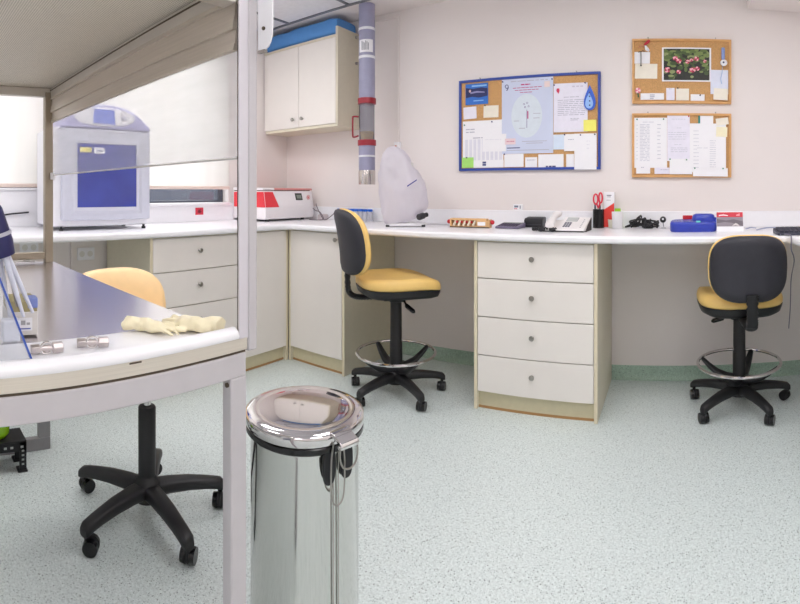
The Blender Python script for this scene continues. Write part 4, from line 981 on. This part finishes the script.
# desk calendar
X, Y = at(730, 231.5); Y += .02
t = thing('desk_calendar', 'tent-fold desk calendar with a red heading and grey mountain picture', 'calendar', (X, Y, ZB), 0)
b = B(); b.prism([(-.030, 0), (.030, 0), (.002, .106), (-.002, .106)], 'x', -.073, .073); b.build('calendar_stand', m_paper, t, world=False)
def on_face(pts, m, nm, par, d=.0006):
    q = B(); f_ = lambda z: -.030 + .028 * z / .106
    q.loft([[(x, f_(z) - k, z) for x, z in pts] for k in (0, d)]); return q.build(nm, m, par, world=False)
on_face([(-.072, .078), (.072, .078), (.072, .104), (-.072, .104)], flat('calendar_red', 204, 44, 62, .5), 'red_heading', t)
pic = on_face([(-.072, .028), (.072, .028), (.072, .078), (-.072, .078)], flat('picture_grey', 140, 132, 140, .5), 'picture', t)
on_face([(-.072, .045), (-.03, .052), (.01, .048), (.072, .030), (.072, .055), (.02, .066), (-.02, .060), (-.072, .068)], flat('picture_dark', 106, 98, 106, .5), 'mountain_shape', pic, .0010)
on_face([(.010, .030), (.030, .034), (.052, .029), (.042, .042), (.030, .046)], flat('picture_light', 214, 208, 208, .5), 'snow_shape', pic, .0014)
on_face([(-.060, .084), (-.035, .087), (-.01, .084), (-.01, .088), (-.035, .092), (-.060, .089)], m_paper, 'heading_script', t, .0010)
on_face([(.035, .084), (.055, .084), (.055, .098), (.035, .090)], flat('pale_red', 234, 150, 156), 'heading_mark', t, .0010)
# white cables
for (xa_, ya_, xb_, yb_, lb2) in ((746, 229.5, 756, 228.5, 'short white cable curl right of the desk calendar'), (757, 230.5, 776, 228, 'pale blue network cable between the desk calendar and the keyboard')):
    A = at(xa_, ya_); C_ = at(xb_, yb_); b = B()
    for k in range(3): b.tube(spline([(A[0], A[1] + .008 * k, ZB + .003), ((A[0] + C_[0]) / 2, (A[1] + C_[1]) / 2 - .012 + .02 * k, ZB + .008), (C_[0], C_[1] + .01 * k, ZB + .003)], 6), .0022)
    tag(b.build('cable', flat('cable_pale_blue', 168, 174, 200)), lb2, 'cable')
# keyboards at the right
def keyboard(label, X, Y, rz, w_=.44, d_=.16):
    t = thing('computer_keyboard', label, 'keyboard', (X, Y, ZB), rz)
    b = B(); b.prism([(-d_ / 2, 0), (d_ / 2, 0), (d_ / 2, .026), (-d_ / 2, .012)], 'x', -w_ / 2, w_ / 2); b.build('keyboard_body', m_kb, t, world=False, bevel=.004)
    b = B(); n = 17
    for j in range(5):
        for i in range(n):
            xx = -w_ / 2 + .012 + i * (w_ - .024) / n; yy = -d_ / 2 + .012 + j * (d_ - .02) / 5; z = .012 + (yy + d_ / 2) * .0875
            b.box(xx, xx + (w_ - .024) / n - .004, yy, yy + (d_ - .02) / 5 - .005, z, z + .010)
    b.build('keys', m_kb, t, world=False); return t
m_kb = flat('keyboard_charcoal', 50, 52, 68, .45, noise=.08)
X, Y = at(776.5, 236); keyboard('dark computer keyboard on the bench at the right edge of the picture', X + .235, Y + .085, R(-3))
tag(B().tube(spline([(X + .02, Y - .0, ZB + .006), (.550, 2.385, ZB + .004), (.570, 2.335, ZB + .008), (.577, 2.296, .936), (.5775, 2.290, .918), (.5775, 2.290, .870), (.62, 2.40, .80), (.68, 2.70, .65), (.72, 2.88, .45), (.73, 2.96, .30)], 8), .003).build('hanging_cable', flat('cable_slate', 120, 116, 134)), 'thin grey cable hanging below the bench behind the right-hand chair', 'cable')
# thermometer clipped on the upstand
X, Z = wall_pt(518.5, 208, 2.985)
t = thing('digital_thermometer', 'tiny white digital thermometer standing on the upstand of the back bench', 'thermometer', (X, 2.987, 1.0285))
b = B(); b.box(-.036, .030, -.008, .008, 0, .038); b.build('thermometer_body', m_white, t, world=False, bevel=.004, seg=3)
b = B(); b.box(-.026, .0, -.0088, -.0078, .018, .030); b.box(.010, .016, -.0088, -.0078, .010, .030); b.build('thermometer_display', flat('lcd_slate', 110, 124, 142), t, world=False)
B().box(-.028, -.006, -.0088, -.0078, .007, .012).build('red_print', flat('print_red', 206, 92, 100), t, world=False)
# ---------------------------------------------------------------- notice boards on the back wall
def cork_mat():
    m = mat('cork', rgb(204, 158, 104), .85, noise=.14, scale=160, bump=.4, bscale=300); return m
m_cork = cork_mat(); m_bframe = flat('royal_blue_frame', 44, 72, 160, .4); m_wframe = mat('beech_frame', rgb(214, 164, 104), .5, noise=.08, scale=20)
m_ink = flat('print_grey_mid', 178, 178, 192); m_inkd = flat('print_dark_blue', 60, 66, 120); m_pinkp = flat('print_magenta', 186, 60, 120)
def board(name, label, x0, x1, y0, y1, mf, fw):
    (a, zt_), (b_, _) = wall_pt(x0, (y0), 2.98), wall_pt(x1, y0, 2.98)
    xm = (x0 + x1) / 2; zt_ = wall_pt(xm, y0, 2.98)[1]; zb_ = wall_pt(xm, y1, 2.98)[1]
    t = thing(name, label, 'notice board', ((a + b_) / 2, 2.988, (zt_ + zb_) / 2))
    B().box(a + .004, b_ - .004, 2.986, 2.999, zb_ + .004, zt_ - .004).build('cork_panel', m_cork, t)
    q = B(); q.box(a, b_, 2.976, 2.999, zt_ - fw, zt_); q.box(a, b_, 2.976, 2.999, zb_, zb_ + fw); q.box(a, a + fw, 2.976, 2.999, zb_ + fw, zt_ - fw); q.box(b_ - fw, b_, 2.976, 2.999, zb_ + fw, zt_ - fw)
    q.build('board_frame', mf, t, bevel=.002)
    q = B()
    for xx in (a + (b_ - a) * .16, b_ - (b_ - a) * .16): B().cyl((xx, 2.99, zt_ + .006), (xx, 2.978, zt_ + .006), .004, n=10).build('hanger_screw', m_satin, t)
    return a, b_, zb_, zt_
board('notice_board', 'wide cork board in a royal blue frame crowded with papers', 459, 600.5, 75, 170, m_bframe, .016)
board('notice_board', 'upper of the two beech-framed cork boards, with the water lily photograph', 632.2, 731.3, 38.6, 103.4, m_wframe, .014)
board('notice_board', 'lower of the two beech-framed cork boards, nearly covered by typed sheets', 632.0, 731.3, 113.2, 177.4, m_wframe, .014)
LAY = [0]
def px(x, y, Y): return wall_pt(x, y, Y)
def paper(label, x0, x1, y0, y1, m, cat='paper', name='pinned_note', pins=(), lines=None, tilt=0.0, layer=1, dy=0.0, ink=None, curl=.0):
    "thin sheet; dy = drop of the right end in photo pixels (keeps the hang of the board)"
    LAY[0] += 1
    Y = 2.9845 - .0022 * layer - .00003 * LAY[0]
    xm, ym = (x0 + x1) / 2, (y0 + y1) / 2
    a, z = px(xm, ym, Y); w_ = px(x1, ym, Y)[0] - px(x0, ym, Y)[0]; h_ = px(xm, y0, Y)[1] - px(xm, y1, Y)[1]
    t = thing(name, label, cat, (a, Y, z)); t.rotation_euler = (0, R(tilt), 0)
    q = B(); n = 8
    rows = []
    for k in range(n + 1):
        v = k / n; zz = h_ / 2 - h_ * v; out = -curl * (v ** 3) * .02
        rows.append([(-w_ / 2, out, zz), (w_ / 2, out, zz), (w_ / 2, out - .0007, zz), (-w_ / 2, out - .0007, zz)])
    q.loft(rows); s_ = q.build('sheet', m, t, world=False)
    if lines:
        q = B(); rnd = random.Random(LAY[0])
        for (u0, u1, v0, v1, step, th_) in lines:
            v = v0
            while v < v1:
                uu = u0
                while uu < u1 - .02:
                    ww = min(rnd.uniform(.06, .22), u1 - uu); 
                    q.box(-w_ / 2 + uu * w_, -w_ / 2 + (uu + ww) * w_, -.0011, -.0008, h_ / 2 - (v + th_) * h_, h_ / 2 - v * h_); uu += ww + rnd.uniform(.015, .04)
                v += step
        q.build('text_print', ink or m_ink, s_, world=False)
    for (u, v, mm) in pins:
        q = B(); q.cyl((-w_ / 2 + u * w_, -.0008, h_ / 2 - v * h_), (-w_ / 2 + u * w_, -.008, h_ / 2 - v * h_), .0045, n=12); q.build('push_pin', mm, t, world=False)
    return t, s_, w_, h_
m_pb = flat('pin_navy', 34, 44, 110); m_pg = flat('pin_green', 30, 130, 96); m_pr = flat('pin_red', 196, 40, 50); m_pk = flat('pin_black', 30, 30, 36)
m_cn = flat('cream_paper', 239, 233, 218, .8); m_yn = flat('yellow_note', 244, 240, 120, .8); m_gn = flat('green_note', 168, 226, 118, .8); m_lil_p = flat('lilac_white_paper', 232, 230, 242, .8)
def patch(par, w_, h_, pts, m, nm, d=.0011):
    q = B(); q.loft([[(-w_ / 2 + u * w_, -k, h_ / 2 - v * h_) for u, v in pts] for k in (.0007, d)]); return q.build(nm, m, par, world=False)
def rc(u0, u1, v0, v1): return [(u0, v0), (u1, v0), (u1, v1), (u0, v1)]
def ell(u, v, a, b_, n=28): return [(u + a * cos(2 * pi * k / n), v + b_ * sin(2 * pi * k / n)) for k in range(n)]
m_lb = flat('leaflet_blue', 40, 108, 196, .5)
# --- blue-framed board
t, s_, w_, h_ = paper('small bright blue leaflet in the upper left of the blue-framed board', 465.5, 488, 83.5, 104.5, m_lb, 'leaflet', 'leaflet', tilt=0, pins=())
patch(s_, w_, h_, [(.02, .18), (.35, .24), (.7, .20), (.98, .26), (.98, .62), (.6, .68), (.3, .62), (.02, .66)], flat('leaflet_navy', 40, 46, 96), 'dark_photo')
patch(s_, w_, h_, ell(.2, .34, .05, .07, 12), flat('leaflet_face', 214, 190, 190), 'photo_highlight', .0014)
patch(s_, w_, h_, [(.22, .40), (.5, .36), (.85, .42), (.85, .46), (.5, .44), (.22, .48)], flat('leaflet_mauve', 150, 150, 196), 'photo_streak', .0014)
patch(s_, w_, h_, rc(.28, .94, .08, .15), flat('leaflet_pale', 140, 190, 232), 'title_print', .0014)
patch(s_, w_, h_, rc(.36, .8, .80, .84), flat('leaflet_pale', 140, 190, 232), 'foot_print', .0014)
paper('small white square note under the bright blue leaflet', 463.5, 476.5, 107, 119, m_lil_p, tilt=-2)
paper('cream square note with a dark pin, right of the white square note', 483.5, 498.5, 105.5, 117.5, m_cn, tilt=1, pins=((.1, -.03, m_pk),))
t, s_, w_, h_ = paper('white sheet with a grey printed table on the lower left of the blue-framed board', 462.5, 503, 120.5, 167, m_paper, 'paper', 'printed_sheet', pins=((.05, .08, m_pg), (.73, .04, m_pb)), lines=[(.08, .3, .17, .27, .06, .02), (.26, .64, .36, .38, .06, .02)])
q = B()
for i in range(9): u = .06 + i * .105; q.box(-w_ / 2 + u * w_, -w_ / 2 + (u + .07) * w_, -.0011, -.0008, h_ / 2 - .90 * h_, h_ / 2 - .40 * h_)
q.build('table_print', flat('table_grey', 222, 222, 232), s_, world=False)
paper('blank white sheet overlapping the printed table on the blue-framed board', 482.5, 506, 134, 151.5, m_paper, tilt=1, layer=2, lines=[(.1, .8, .3, .34, .1, .03)], ink=flat('faint', 222, 222, 230))
paper('lime green sticky note in the bottom left corner of the blue-framed board', 462, 473.5, 157.5, 167.8, m_gn, 'sticky note', 'sticky_note', layer=2, pins=((.42, .02, m_pk),))
m_po = flat('poster_blue', 204, 212, 233, .6, noise=.03, scale=6)
t, s_, w_, h_ = paper('large pale blue poster with an oval diagram and magenta title', 501.5, 552.8, 78, 153.5, m_po, 'poster', 'scientific_poster', tilt=0, pins=((.98, .035, m_pb), (.02, .03, m_pb)), lines=[(.18, .9, .030, .045, .03, .010)], layer=1)
patch(s_, w_, h_, ell(.49, .50, .30, .29, 40), flat('oval_mint', 214, 224, 233, .6), 'oval_diagram')
q = B()
for (u0, u1, v0, v1) in ((.38, .56, .076, .092), (.22, .78, .120, .129), (.26, .72, .152, .160), (.36, .60, .184, .192)):
    u = u0
    while u < u1: q.box(-w_ / 2 + u * w_, -w_ / 2 + min(u + .07, u1) * w_, -.0014, -.0008, h_ / 2 - v1 * h_, h_ / 2 - v0 * h_); u += .082
q.build('title_print', m_pinkp, s_, world=False)
q = B(); cxu, cyv = -w_ / 2 + .10 * w_, h_ / 2 - .105 * h_
q.tube([(cxu + .011 * cos(a), -.0012, cyv + .004 + .011 * sin(a)) for a in [R(d) for d in range(40, 330, 24)]], .0024, 6); q.tube([(cxu + .009, -.0012, cyv + .011), (cxu + .010, -.0012, cyv - .004), (cxu + .004, -.0012, cyv - .019), (cxu - .004, -.0012, cyv - .020)], .0024, 6)
q.build('emblem', m_inkd, s_, world=False)
q = B()
for (u, v) in ((.44, .345), (.50, .330), (.46, .385), (.53, .375)): q.tube([(-w_ / 2 + u * w_ + .005 * cos(a), -.0014, h_ / 2 - v * h_ + .005 * sin(a)) for a in [R(d) for d in range(0, 360, 45)]], .0012, 6, closed=True)
q.box(-w_ / 2 + .49 * w_, -w_ / 2 + .50 * w_, -.0014, -.001, h_ / 2 - .66 * h_, h_ / 2 - .42 * h_); q.build('diagram_print', flat('diagram_dark', 110, 90, 150), s_, world=False)
patch(s_, w_, h_, rc(.505, .525, .44, .54), m_pinkp, 'diagram_mark', .0014)
q = B()
for (u0, u1, v) in ((.62, .76, .47), (.62, .74, .53), (.24, .34, .56), (.34, .46, .66), (.40, .88, .835), (.48, .80, .86)): q.box(-w_ / 2 + u0 * w_, -w_ / 2 + u1 * w_, -.0014, -.0008, h_ / 2 - (v + .008) * h_, h_ / 2 - v * h_)
q.build('caption_print', m_ink, s_, world=False)
patch(s_, w_, h_, rc(.10, .36, .915, .928), m_inkd, 'caption_heading', .0014)
patch(s_, w_, h_, rc(.10, .92, .950, .958), m_ink, 'caption_line', .0014)
paper('tiny pale pink card near the top right of the pale blue poster', 544.3, 550, 81, 87, flat('pale_pink', 232, 214, 212), layer=2)
paper('small pinkish label on the lower left of the pale blue poster', 505, 515.5, 138.5, 144.5, flat('pink_label', 230, 208, 214), layer=3, lines=[(.15, .9, .4, .5, .3, .2)], ink=flat('pink_ink', 206, 150, 166))
t, s_, w_, h_ = paper('white letter with a red crest right of the pale blue poster', 553.5, 587.5, 83, 132, m_lil_p, 'letter', 'printed_letter', pins=((.02, .03, m_pb), (.93, .01, m_pb)), lines=[(.3, .75, .28, .30, .05, .012), (.12, .92, .34, .66, .038, .012), (.5, .75, .72, .77, .03, .012)], tilt=0, layer=1)
patch(s_, w_, h_, [(.10, .10), (.17, .10), (.18, .15), (.15, .21), (.11, .18), (.08, .14)], flat('crest_red', 214, 50, 92), 'crest', .0014)
q = B()
for k in range(3): q.box(-w_ / 2 + (.55 + k * .12) * w_, -w_ / 2 + (.63 + k * .12) * w_, -.0011, -.0008, h_ / 2 - .085 * h_, h_ / 2 - .06 * h_)
q.build('header_print', flat('faint2', 206, 200, 214), s_, world=False)
# water drop cut-out
Y = 2.972; cxp, czp = px(589.8, 97.5, Y)
t = thing('paper_water_drop', 'blue paper water drop with dark dots on the right side of the blue-framed board', 'cut-out', (cxp, Y, czp))
def drop(k): return [(.052 * k * sin(a) * (sin(a / 2) ** 1.2), -.052 * k * cos(a) * 1.0 + .018 * (1) ) for a in [2 * pi * i / 40 for i in range(40)]]
def drp(k, y0_, y1_, m, nm, par):
    q = B(); pts = []
    for i in range(40):
        a = 2 * pi * i / 40; pts.append((.050 * k * sin(a) * abs(sin(a / 2)) ** 1.3, k * (.078 * cos(a)) * 1.0 - .0))
    q.loft([[(p, yy, z) for p, z in pts] for yy in (y0_, y1_)]); return q.build(nm, m, par, world=False)
dp = drp(1.0, 0, -.003, flat('drop_blue', 44, 96, 208, .3), 'drop_shape', t)
q = B(); q.loft([[(p * .7 - .004, yy, z * .72 - .02) for p, z in [(.046 * sin(2 * pi * i / 32) * abs(sin(pi * i / 32)) ** 1.2, .066 * cos(2 * pi * i / 32)) for i in range(32)]] for yy in (-.003, -.0042)]); q.build('drop_light', flat('drop_sky', 150, 190, 240, .3), dp, world=False)
for z in (.030, .006, -.022, -.048):
    q = B(); q.cyl((.0, -.0035, z), (.0, -.0058, z), .0048, n=10); q.build('drop_letter', m_inkd, dp, world=False)
paper('yellow sticky note under the blue paper water drop', 583.5, 596.3, 119.8, 131.2, m_yn, 'sticky note', 'sticky_note', layer=2, tilt=0)
paper('pale sky-blue slip below the white letter', 553.3, 566, 134.5, 149.5, flat('sky_slip', 214, 228, 244, .8), layer=1)
paper('white slip with a navy pin between the sky-blue slip and the long white sheet', 564, 578, 134, 151, m_paper, layer=2, pins=((.05, .04, m_pb),), lines=[(.3, .7, .3, .5, .2, .04)])
paper('long blank white sheet hanging over the bottom right of the blue frame', 574.3, 596.6, 133.5, 169.5, m_paper, layer=3, pins=((.92, .03, m_pk), (.28, .04, m_pb)), lines=[(.55, .7, .2, .45, .1, .02), (.45, .6, .8, .82, .1, .02)], curl=.2, ink=flat('faint', 222, 222, 230))
paper('white strip with a small dark logo along the bottom left of the blue frame', 473.5, 503.5, 160, 167.6, m_paper, layer=2, lines=[(.3, .42, .2, .8, .3, .25)], ink=m_inkd)
paper('white note with a navy pin under the left of the pale blue poster', 504.2, 523.5, 154, 167, m_paper, layer=2, pins=((.02, .0, m_pb),))
paper('white note under the middle of the pale blue poster', 525.2, 537.2, 157.2, 167.2, m_paper, layer=2, lines=[(.15, .85, .25, .3, .2, .06)])
paper('wide white note under the right end of the pale blue poster', 538.2, 563.5, 154.2, 167.8, m_paper, layer=2, lines=[(.3, .7, .85, .93, .2, .10)], ink=m_inkd)
paper('narrow white strip at the bottom right below the white slip', 566.2, 574, 154, 167, m_paper, layer=1)
# --- upper cork board
paper('white card under the red ribbon on the upper cork board', 632.0, 650, 52, 63.6, m_paper, layer=2, tilt=1)
paper('cream card below the ribbon card on the upper cork board', 635.0, 657.3, 63.8, 78.6, m_cn, layer=1, tilt=1)
# water lily photograph
t, s_, w_, h_ = paper('photograph of pink water lilies among dark green leaves', 662, 711.2, 47.5, 81.5, m_paper, 'photograph', 'water_lily_photo', layer=1)
pw, ph = .035, .06
patch(s_, w_, h_, rc(pw, 1 - pw, .04, 1 - .04), flat('photo_dark_green', 34, 36, 28, .5, noise=.3, scale=60), 'picture')
rnd = random.Random(5); gs = [flat('leaf_a', 92, 112, 58), flat('leaf_b', 118, 136, 76), flat('leaf_c', 66, 84, 46), flat('leaf_d', 140, 152, 100)]
q = B()
def blob(q, u, v, a, b_, mi, yy, n=12):
    pts = [(-w_ / 2 + min(max(u + a * cos(2 * pi * k / n) * (1 + .15 * sin(3 * k)), .04), .96) * w_, h_ / 2 - min(max(v + b_ * sin(2 * pi * k / n), .05), .95) * h_) for k in range(n)]
    q.loft([[(p, -y_, z) for p, z in pts] for y_ in (yy - .0002, yy)], mi)
for k in range(110): blob(q, rnd.uniform(.06, .94), rnd.uniform(.06, .90) if k % 3 else rnd.uniform(.06, .35), rnd.uniform(.03, .075), rnd.uniform(.03, .07), rnd.randrange(4), .0012 + k * .000004)
q.build('leaf_print', gs, s_, world=False)
q = B(); pk = [flat('lily_pink', 206, 70, 104), flat('lily_pale', 244, 178, 188), flat('lily_deep', 150, 34, 66)]
for (u, v, s2) in ((.27, .32, .055), (.34, .40, .06), (.52, .42, .05), (.60, .37, .04), (.70, .33, .055), (.87, .40, .038), (.11, .66, .065), (.34, .72, .05), (.62, .66, .065), (.72, .62, .05)):
    for j in range(6):
        a = j * pi / 3 + u * 9; blob(q, u + s2 * .55 * cos(a), v + s2 * .75 * sin(a), s2 * .45, s2 * .55, (j % 3), .0016 + j * .00002, 8)
    blob(q, u - .008, v - .03, s2 * .38, s2 * .42, 1, .0018, 8)
q.build('lily_print', pk, s_, world=False)
# ribbon brooch, bow, badge etc
Y = 2.974
def deco(name, label, cat, x, y): 
    a, z = px(x, y, Y); return thing(name, label, cat, (a, Y, z)), a, z
t, a, z = deco('ribbon_brooch', 'red and white ribbon brooch pinned at the top left of the upper cork board', 'brooch', 645, 44.5)
b = B(); b.tube(spline([(-.040, 0, -.020), (-.025, -.004, -.004), (-.012, -.002, -.014), (0, -.004, 0)], 5), .0032, flatz=.5); b.build('pale_ribbon', flat('ribbon_tan', 206, 130, 110), t, world=False)
b = B(); b.tube([(-.004, -.004, -.004), (.018, -.005, .014), (.026, -.004, .024)], radii=[.006, .010, .006]); b.build('red_ribbon', flat('ribbon_red', 180, 40, 54), t, world=False)
b = B(); b.tube([(.002, -.004, -.008), (.010, -.004, -.028), (.024, -.004, -.040)], radii=[.005, .012, .006]); b.build('white_tag', m_paper, t, world=False)
t, a, z = deco('black_bow', 'thin black cord bow hanging over the white card on the upper cork board', 'bow', 641, 58)
b = B(); b.tube(spline([(-.016, -.004, .034), (-.002, -.004, .038), (0, -.004, .02), (0, -.004, -.03), (-.001, -.004, -.046)], 5), .0024).tube(spline([(0, -.004, .036), (.012, -.004, .044), (.020, -.004, .036)], 5), .0022); b.build('cord', m_gapdark, t, world=False); b = B(); b.ball((0, -.004, -.046), .005); b.build('bead', m_blk, t, world=False)
t, a, z = deco('felt_flower', 'small pink felt flower pin at the lower left of the upper cork board', 'brooch', 638, 93)
for k in range(6):
    b = B(); an = k * pi / 3; b.ball((.009 * cos(an), -.003, .014 + .010 * sin(an)), .0085, n=6, sc_=(1, .4, 1)); b.build('petal', flat('petal_pink', 226, 120, 144) if k % 2 else flat('petal_pale', 240, 206, 212), t, world=False)
b = B(); b.tube([(0, -.002, .0), (.002, -.002, -.026)], .004); b.build('stem', flat('stem_green', 40, 110, 80), t, world=False)
paper('white strip beside the pink felt flower on the upper cork board', 640.5, 664, 93.2, 99.8, m_paper, layer=1, lines=[(.4, .6, .2, .8, .25, .15)])
paper('narrow lilac-white slip on the lower edge of the upper cork board', 666.2, 674.6, 88, 100.2, m_lil_p, layer=1, lines=[(.3, .7, .05, .1, .3, .05)])
paper('cream square note with a black pin on the lower edge of the upper cork board', 676, 689, 88.6, 100.4, m_cn, layer=1, pins=((.14, -.03, m_pk),))
paper('low white note with a black pin right of the cream square note', 690.6, 704.6, 94.3, 100.8, m_paper, layer=1, pins=((.68, .15, m_pk),))
paper('pale blue-white sheet under the blue whistle on the upper cork board', 710.5, 728.2, 70, 94.2, flat('blue_white_paper', 226, 230, 244, .8), layer=2)
paper('crumpled cream note at the lower right of the upper cork board', 713.5, 727.8, 88.5, 100.2, m_cn, layer=3, curl=.3, tilt=3, lines=[(.2, .8, .5, .6, .2, .03)])
t, a, z = deco('key_fob', 'blue tube-shaped key fob with a white round bead, upper right of the cork board', 'key fob', 723, 61)
b = B(); b.tube([(0, -.006, .078), (0, -.007, .076), (0, -.007, .010), (0, -.006, .006)], radii=[.006, .011, .011, .006]); b.build('fob_tube', flat('fob_blue', 128, 150, 206, .3), t, world=False)
b = B(); b.ball((.004, -.006, -.012), .020, sc_=(1.1, .45, 1)); b.build('fob_bead', m_white, t, world=False)
b = B(); b.ball((.002, -.015, -.012), .006); b.build('bead_eye', flat('eye_slate', 70, 80, 110), t, world=False)
b = B(); b.tube(spline([(-.004, -.006, -.03), (-.006, -.006, -.07), (-.014, -.005, -.11), (-.008, -.005, -.14)], 5), .0042, flatz=.4); b.build('blue_ribbon', flat('ribbon_sky', 150, 186, 226), t, world=False)
# --- lower cork board
paper('tall typed list at the left of the lower cork board', 632.2, 667, 117.8, 167.8, m_paper, 'paper', 'printed_sheet', layer=1, pins=((.14, .03, m_pg), (.9, .03, m_pg)), lines=[(.3, .62, .08, .1, .05, .012), (.12, .16, .14, .84, .075, .012), (.22, .50, .13, .88, .030, .012), (.72, .82, .13, .85, .075, .014)], ink=flat('faint3', 200, 202, 212))
paper('small white sheet with a red pin at the top middle of the lower cork board', 667.2, 689.8, 115.5, 124, m_lil_p, layer=1, pins=((.95, .1, m_pr),), lines=[(.2, .8, .4, .5, .25, .06)], ink=flat('faint3', 200, 202, 212))
paper('middle typed sheet with a printed box on the lower cork board', 667.2, 691, 124, 161, m_lil_p, 'paper', 'printed_sheet', layer=2, lines=[(.4, .6, .1, .12, .05, .012), (.05, .8, .22, .42, .06, .015), (.3, .6, .55, .57, .05, .012), (.15, .85, .64, .78, .05, .015)], ink=flat('faint3', 200, 202, 212))
paper('white sheet with a teal edge at the top of the lower cork board', 700.2, 713.2, 115.8, 126, m_paper, layer=1)
t, s_, w_, h_ = paper('narrow teal strip behind the sheet with the teal edge', 698.2, 700.2, 115.8, 124.5, flat('teal_strip', 24, 128, 120), layer=1)
paper('large typed sheet with sketches at the right of the lower cork board', 689.8, 726.0, 123.5, 172, m_paper, 'paper', 'printed_sheet', layer=3, lines=[(.1, .25, .15, .9, .075, .010), (.55, .72, .35, .9, .045, .010), (.2, .5, .5, .52, .05, .01)], ink=flat('faint3', 200, 202, 212), pins=())
paper('blank white sheet low in the middle of the lower cork board', 669.6, 692.2, 158.8, 174.2, m_paper, layer=3, pins=((.02, .03, m_pg), (.75, .06, m_pg)), curl=.2)
paper('wide white sheet with two green pins at the lower right, overhanging the frame', 693, 727.8, 168, 176.5, m_paper, layer=4, pins=((.05, .05, m_pg), (.86, .05, m_pg)), curl=.3, tilt=.5)
paper('tilted cream note in the top right corner of the lower cork board', 716, 728.5, 118, 125, m_cn, layer=4, tilt=-8)
paper('cream yellow note just below the tilted cream note', 716.2, 727.3, 127, 136.8, flat('cream_yellow_paper', 244, 238, 206, .8), layer=4, tilt=2)
paper('small white card at the lower left corner of the lower cork board', 636.2, 650.2, 167.0, 173.6, m_paper, layer=1, lines=[(.35, .6, .0, .1, .25, .1)])
paper('small lilac-white card left of the blank white sheet, lower cork board', 654.5, 669.5, 167.6, 173.9, m_lil_p, layer=1, lines=[(.4, .95, .3, .4, .25, .08)])
# ---------------------------------------------------------------- world, camera, view
w = bpy.data.worlds.new('World'); sc.world = w; w.use_nodes = True
bg = w.node_tree.nodes['Background']; bg.inputs[0].default_value = (.93, .97, 1.0, 1); bg.inputs[1].default_value = 3.6
cd = bpy.data.cameras.new('camera'); cam = bpy.data.objects.new('camera', cd); COL.objects.link(cam)
cd.type = 'PANO'; cd.panorama_type = 'CENTRAL_CYLINDRICAL'
cd.central_cylindrical_radius = 1.0
cd.central_cylindrical_range_u_min = (0 - PX0) / PF
cd.central_cylindrical_range_u_max = (800 - PX0) / PF
cd.central_cylindrical_range_v_min = (PY - 604) / PF
cd.central_cylindrical_range_v_max = (PY - 0) / PF
cam.location = (0, 0, EYE); cam.rotation_euler = (R(90), 0, 0)
cd.clip_start = .02; cd.clip_end = 60
sc.camera = cam
vs = sc.view_settings; vs.view_transform = 'Standard'; vs.look = 'None'; vs.gamma = 1; vs.exposure = 0.04; vs.use_curve_mapping = False
sc.cycles.use_denoising = True
sc.cycles.max_bounces = 10; sc.cycles.diffuse_bounces = 6; sc.cycles.transparent_max_bounces = 16
sc.cycles.sample_clamp_indirect = 6
